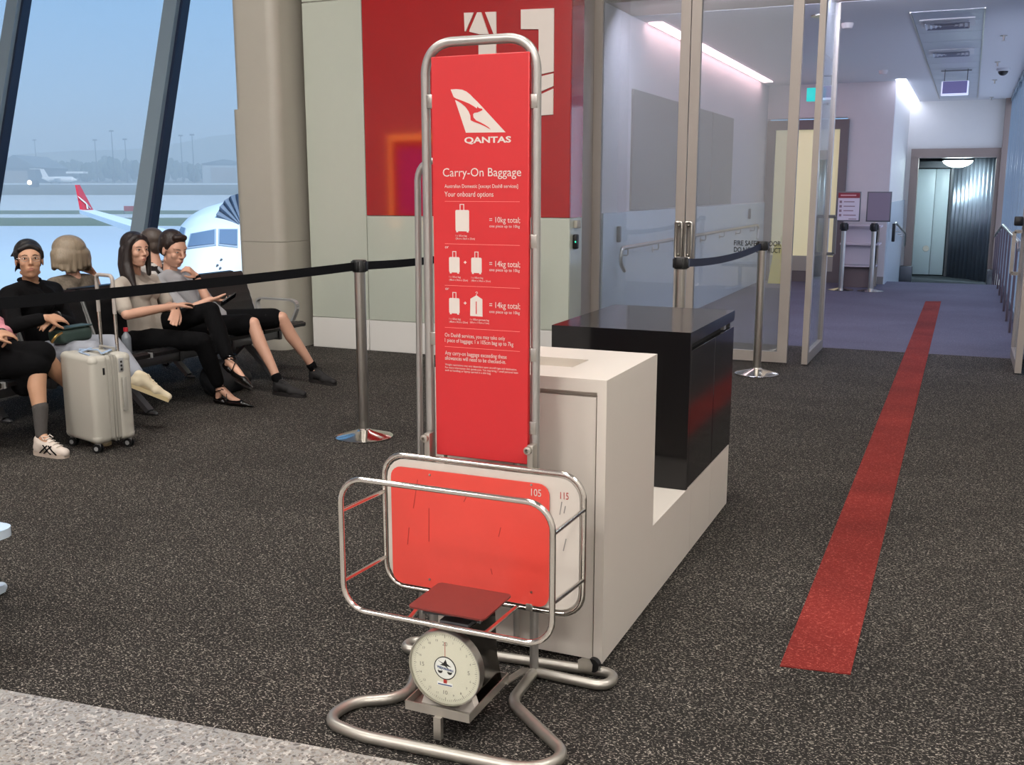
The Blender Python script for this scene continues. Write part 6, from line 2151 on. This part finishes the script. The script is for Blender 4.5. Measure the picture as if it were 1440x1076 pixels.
put('headlamp', MB().ell(p, (1.3, 0.3, 1.1)), mat('headlamp_glow', '#ffffff', 0.4, emit='#fff4e0', estr=6.0), e)
for x0, x1, y0, y1, D, mm_, lab in ((172, 188.5, 289, 296, 215, mat('board_red', '#8e3b3a', 0.6), 'dark red airfield marker board right of the winglet'), (188.8, 194, 289.5, 295.5, 216, mat('board_yellow', '#c9b96a', 0.6), 'yellow airfield marker board next to the dark red one')):
    a, b = out_at(x0, D, 1.5 + (265 - y0) * D / 1440), out_at(x1, D, 1.5 + (265 - y1) * D / 1440)
    e = thing('marker_board', lab, 'airfield sign', (a + b) / 2 - Z1 * 0.6)
    put('board', MB().hexa([(a[0], a[1], b[2]), (b[0], b[1], b[2]), tuple(np.array([b[0], b[1], b[2]]) + FWH * 0.3), tuple(np.array([a[0], a[1], b[2]]) + FWH * 0.3), (a[0], a[1], a[2]), (b[0], b[1], a[2]), tuple(np.array([b[0], b[1], a[2]]) + FWH * 0.3), tuple(np.array([a[0], a[1], a[2]]) + FWH * 0.3)]), mm_, e)
    put('foot', MB().cap((a[0], a[1], b[2] - 0.5), (a[0], a[1], b[2]), 0.1, 0.1, 6).cap((b[0], b[1], b[2] - 0.5), (b[0], b[1], b[2]), 0.1, 0.1, 6), M['alu_dark'], e)

# the jet at the gate
PHI = R(-4)
AFT = FWH * math.cos(PHI) + RT * math.sin(PHI)
LAT = -RT * math.cos(PHI) + FWH * math.sin(PHI)
NOSE = C0 + FWH * 23.2 + RT * ((270 - 720) / 1466.0 * 23.2)
ZC_ = -0.4
jet = thing('jet_aircraft', 'white passenger jet nosed up to the terminal outside the window', 'aircraft', (NOSE[0], NOSE[1], -4.5))
stn = [(0.0, 0.02, -0.55), (0.12, 0.34, -0.53), (0.4, 0.66, -0.48), (0.9, 0.98, -0.38), (1.5, 1.24, -0.27), (2.2, 1.47, -0.15), (3.0, 1.66, -0.06), (4.2, 1.82, 0.0), (6, 1.90, 0.0), (32, 1.90, 0.0), (38, 1.4, 0.35), (43, 0.6, 0.8), (45, 0.2, 1.0)]
stn = [(0.8 * a, 0.8 * b, 0.8 * c) for a, b, c in stn]
_s = np.interp(np.linspace(0, 1, 70), np.linspace(0, 1, len(stn)), [q[0] for q in stn])
_k = [q[0] for q in stn]
stn = [(s_, float(np.interp(math.sqrt(s_), [math.sqrt(q) for q in _k], [q[1] for q in stn])), float(np.interp(s_, _k, [q[2] for q in stn]))) for s_ in _s]
m = MB()
NS = 96
vs = []
for s_, r_, dz in stn:
    for k in range(NS):
        a = 2 * PI * k / NS
        vs.append(np.array([NOSE[0], NOSE[1], ZC_]) + AFT * s_ + LAT * math.cos(a) * r_ + Z1 * (math.sin(a) * r_ * 1.03 + dz))
fs = [(i * NS + k, i * NS + (k + 1) % NS, (i + 1) * NS + (k + 1) % NS, (i + 1) * NS + k) for i in range(len(stn) - 1) for k in range(NS)]
m.add(vs, fs, True)
jwhite = mat('jet_white', '#e3e7ea', 0.3)
put('fuselage', m, jwhite, jet)
fb = BVHTree.FromPolygons([Vector(v) for v in m.v], m.f)


def on_jet(x, y, off=0.01):
    d = ray(x, y)
    d = d / np.linalg.norm(d)
    h = fb.ray_cast(Vector(C0), Vector(d))
    if h[0] is None:
        return C0 + d * 25
    n_ = np.array(h[1])
    return np.array(h[0]) + n_ * off * (1 if n_ @ d < 0 else -1)


def jet_patch(name, poly, m_, off=0.012, n=12):
    """quadrilateral plate laid on the jet's skin"""
    vs, fs = [], []
    a, b, c, d = [np.array(q, float) for q in poly]
    cen_ = sum(on_jet(q[0], q[1], 0) for q in (a, b, c, d)) / 4
    up_ = unit(np.cross(on_jet(*b, 0) - on_jet(*a, 0), on_jet(*d, 0) - on_jet(*a, 0)))
    if up_ @ (C0 - cen_) < 0:
        up_ = -up_
    for lay in (off, -0.1):
        for i in range(n + 1):
            for j in range(n + 1):
                u, v = i / n, j / n
                q = a * (1 - u) * (1 - v) + b * u * (1 - v) + c * u * v + d * (1 - u) * v
                vs.append(on_jet(q[0], q[1], 0.0) + up_ * lay)
    k = n + 1
    for i in range(n):
        for j in range(n):
            fs.append((i * k + j, (i + 1) * k + j, (i + 1) * k + j + 1, i * k + j + 1))
    N2 = k * k
    ring = [j for j in range(n)] + [i * k + n for i in range(n)] + [n * k + j for j in range(n, 0, -1)] + [i * k for i in range(n, 0, -1)]
    for i in range(len(ring)):
        p, q = ring[i], ring[(i + 1) % len(ring)]
        fs.append((p, q, N2 + q, N2 + p))
    mb = MB().add(vs, fs, False)
    return put(name, mb, m_, jet)


jf, jg = mat('jet_window_frame', '#9aa6b4', 0.4), mat('jet_window', '#66788f', 0.1)
for P_ in ([(252, 330), (260, 333), (262, 322), (256, 320)], [(263, 351), (304, 346), (304, 323), (268, 330)], [(306.5, 346), (334, 349), (334, 323), (307, 323)]):
    jet_patch('window_frame', P_, jf, 0.03)
    cx = sum(q[0] for q in P_) / 4
    cy = sum(q[1] for q in P_) / 4
    jet_patch('cockpit_window', [(cx + (q[0] - cx) * 0.90, cy + (q[1] - cy) * 0.84) for q in P_], jg, 0.05)
for q in ((311.5, 365), (306, 373), (310, 377)):
    a_ = on_jet(*q, 0.0)
    put('probe', MB().cap(a_, a_ - AFT * 0.06, 0.03, 0.02, 8), M['alu_dark'], jet)
wq = np.array([NOSE[0], NOSE[1], 0.0])


def jp(s_, l_, z):
    return wq + AFT * s_ + LAT * l_ + Z1 * z


TIP = out_at(117, 44.0, 0.55)
ts, tl = float((TIP - wq) @ AFT), float((TIP - wq) @ LAT)
TZ = 0.55
for k in (1, -1):
    mb = MB().hexa([jp(12.5, 1.2 * k, -1.45), jp(18.0, 1.2 * k, -1.5), jp(ts + 0.9, tl * k, TZ - 0.08), jp(ts - 0.7, tl * k, TZ - 0.08), jp(12.5, 1.2 * k, -1.05), jp(18.0, 1.2 * k, -1.2), jp(ts + 0.9, tl * k, TZ + 0.06), jp(ts - 0.7, tl * k, TZ + 0.08)])
    put('wing', mb, jwhite, jet)
    wlm = MB().hexa([jp(ts - 0.55, (tl - 0.12) * k, TZ), jp(ts + 0.75, (tl - 0.12) * k, TZ), jp(ts + 0.75, (tl + 0.02) * k, TZ), jp(ts - 0.55, (tl + 0.02) * k, TZ), jp(ts + 0.35, (tl + 0.38) * k, TZ + 1.1), jp(ts + 0.75, (tl + 0.38) * k, TZ + 1.1), jp(ts + 0.75, (tl + 0.45) * k, TZ + 1.1), jp(ts + 0.35, (tl + 0.45) * k, TZ + 1.1)])
    wl_ = put('winglet', wlm, mat('jet_red', '#c22a38', 0.4), jet)
    eng = MB().lathe([(0.7, 0), (0.82, 0.15), (0.85, 1.2), (0.7, 2.6), (0.4, 3.0)], jp(10.5, 4.2 * k, -2.1), 24, AFT)
    put('engine', eng, jwhite, jet)
rk = MB()
wn_ = [(119, 290), (121.5, 284), (118.5, 279), (117, 273), (119.5, 277), (122.5, 282), (123, 285), (124.8, 290), (123.6, 290.5), (122, 286.5), (120.6, 291)]
q_ = []
for x, y in wn_:
    f_ = (292 - y) / 30.0
    base = jp(ts - 0.42 + (x - 116) * 0.10, tl - 0.14 + 0.46 * f_, 0)
    q_.append(np.array([base[0], base[1], TZ + 0.05 + (292 - y) * 44 / 1440.0]) - LAT * 0.0)
rk.add(q_, [tuple(range(len(q_)))])
ko = put('winglet_emblem', rk, M['white_print'], jet)
ko.modifiers.new('thick', 'SOLIDIFY').thickness = 0.02
m = MB()
for s_, l_ in ((5.0, 0.3), (5.0, -0.3), (17.5, 2.4), (17.5, -2.4)):
    m.cap(jp(s_, l_, -1.7), jp(s_, l_, -4.0), 0.12, 0.12, 8).lathe([(0.2, -0.15), (0.45, -0.15), (0.47, 0), (0.45, 0.15), (0.2, 0.15)], jp(s_, l_, -4.05), 16, LAT)
put('landing_gear', m, M['alu_dark'], jet)
put('tail_fin', MB().hexa([jp(29, -0.2, 0.9), jp(34.5, -0.2, 0.9), jp(34.5, 0.2, 0.9), jp(29, 0.2, 0.9), jp(33.5, -0.1, 6.2), jp(36.5, -0.1, 6.2), jp(36.5, 0.1, 6.2), jp(33.5, 0.1, 6.2)]), mat('jet_red', '#c22a38'), jet)

# folded weather canopy of the boarding bridge over the jet's shoulder
Dk = 25.2
cen = out_at(338, Dk, 1.5 + (265 - 318) * Dk / 1440)
bb = thing('boarding_bridge', 'dark pleated canopy of the boarding bridge folded over the jet nose', 'boarding bridge', (cen[0], cen[1], -4.5))
fan = []
for k in range(11):
    a = R(172 - 7.6 * k)
    r_ = 0.70
    fan.append((cen + RT * math.cos(a) * r_ * 0.95 + Z1 * math.sin(a) * r_ * 1.15 + FWH * (0.10 if k % 2 else -0.02), cen + RT * math.cos(a) * 0.12 + Z1 * math.sin(a) * 0.12 + FWH * 0.05))
m = MB()
vs = [p for ab in fan for p in ab] + [p + FWH * 0.9 for ab in fan for p in ab]
n2 = len(fan) * 2
fs = [(2 * i, 2 * i + 1, 2 * i + 3, 2 * i + 2) for i in range(len(fan) - 1)] + [(n2 + 2 * i, n2 + 2 * i + 2, n2 + 2 * i + 3, n2 + 2 * i + 1) for i in range(len(fan) - 1)] + [(2 * i, 2 * i + 2, n2 + 2 * i + 2, n2 + 2 * i) for i in range(len(fan) - 1)]
m.add(vs, fs)
put('canopy', m, mat('canopy_dark', '#667385', 0.7), bb)
q_ = cen + RT * 1.5
put('bridge_cab', MB().box(q_ + (-0.6, -0.6, -2.4), q_ + (2.4, 3.0, 0.6), 0.05), M['taupe'], bb)
put('bridge_leg', MB().cap((q_[0] + 0.9, q_[1] + 1.2, -4.5), (q_[0] + 0.9, q_[1] + 1.2, -1.2), 0.3, 0.3, 12), M['alu_dark'], bb)

# haze over the airfield
hz_ = bpy.data.materials.new('airfield_haze')
hz_.use_nodes = True
ht = hz_.node_tree
ht.nodes.clear()
ho = ht.nodes.new('ShaderNodeOutputMaterial')
hv = ht.nodes.new('ShaderNodeVolumeScatter')
hv.inputs['Density'].default_value = 0.0026
hv.inputs['Color'].default_value = (0.78, 0.90, 1.0, 1)
ht.links.new(hv.outputs[0], ho.inputs['Volume'])
m = MB()
pts = []
for D, u in ((75, -260), (75, 30), (1000, 150), (1000, -1400)):
    p = C0 + FWH * D + RT * u
    pts.append((p[0], p[1]))
m.hexa([(x, y, -6.0) for x, y in pts] + [(x, y, 55.0) for x, y in pts])
hz = put('haze', m, hz_)
tag(hz, 'thin blue haze lying over the far airfield and trees', 'haze', kind='stuff')
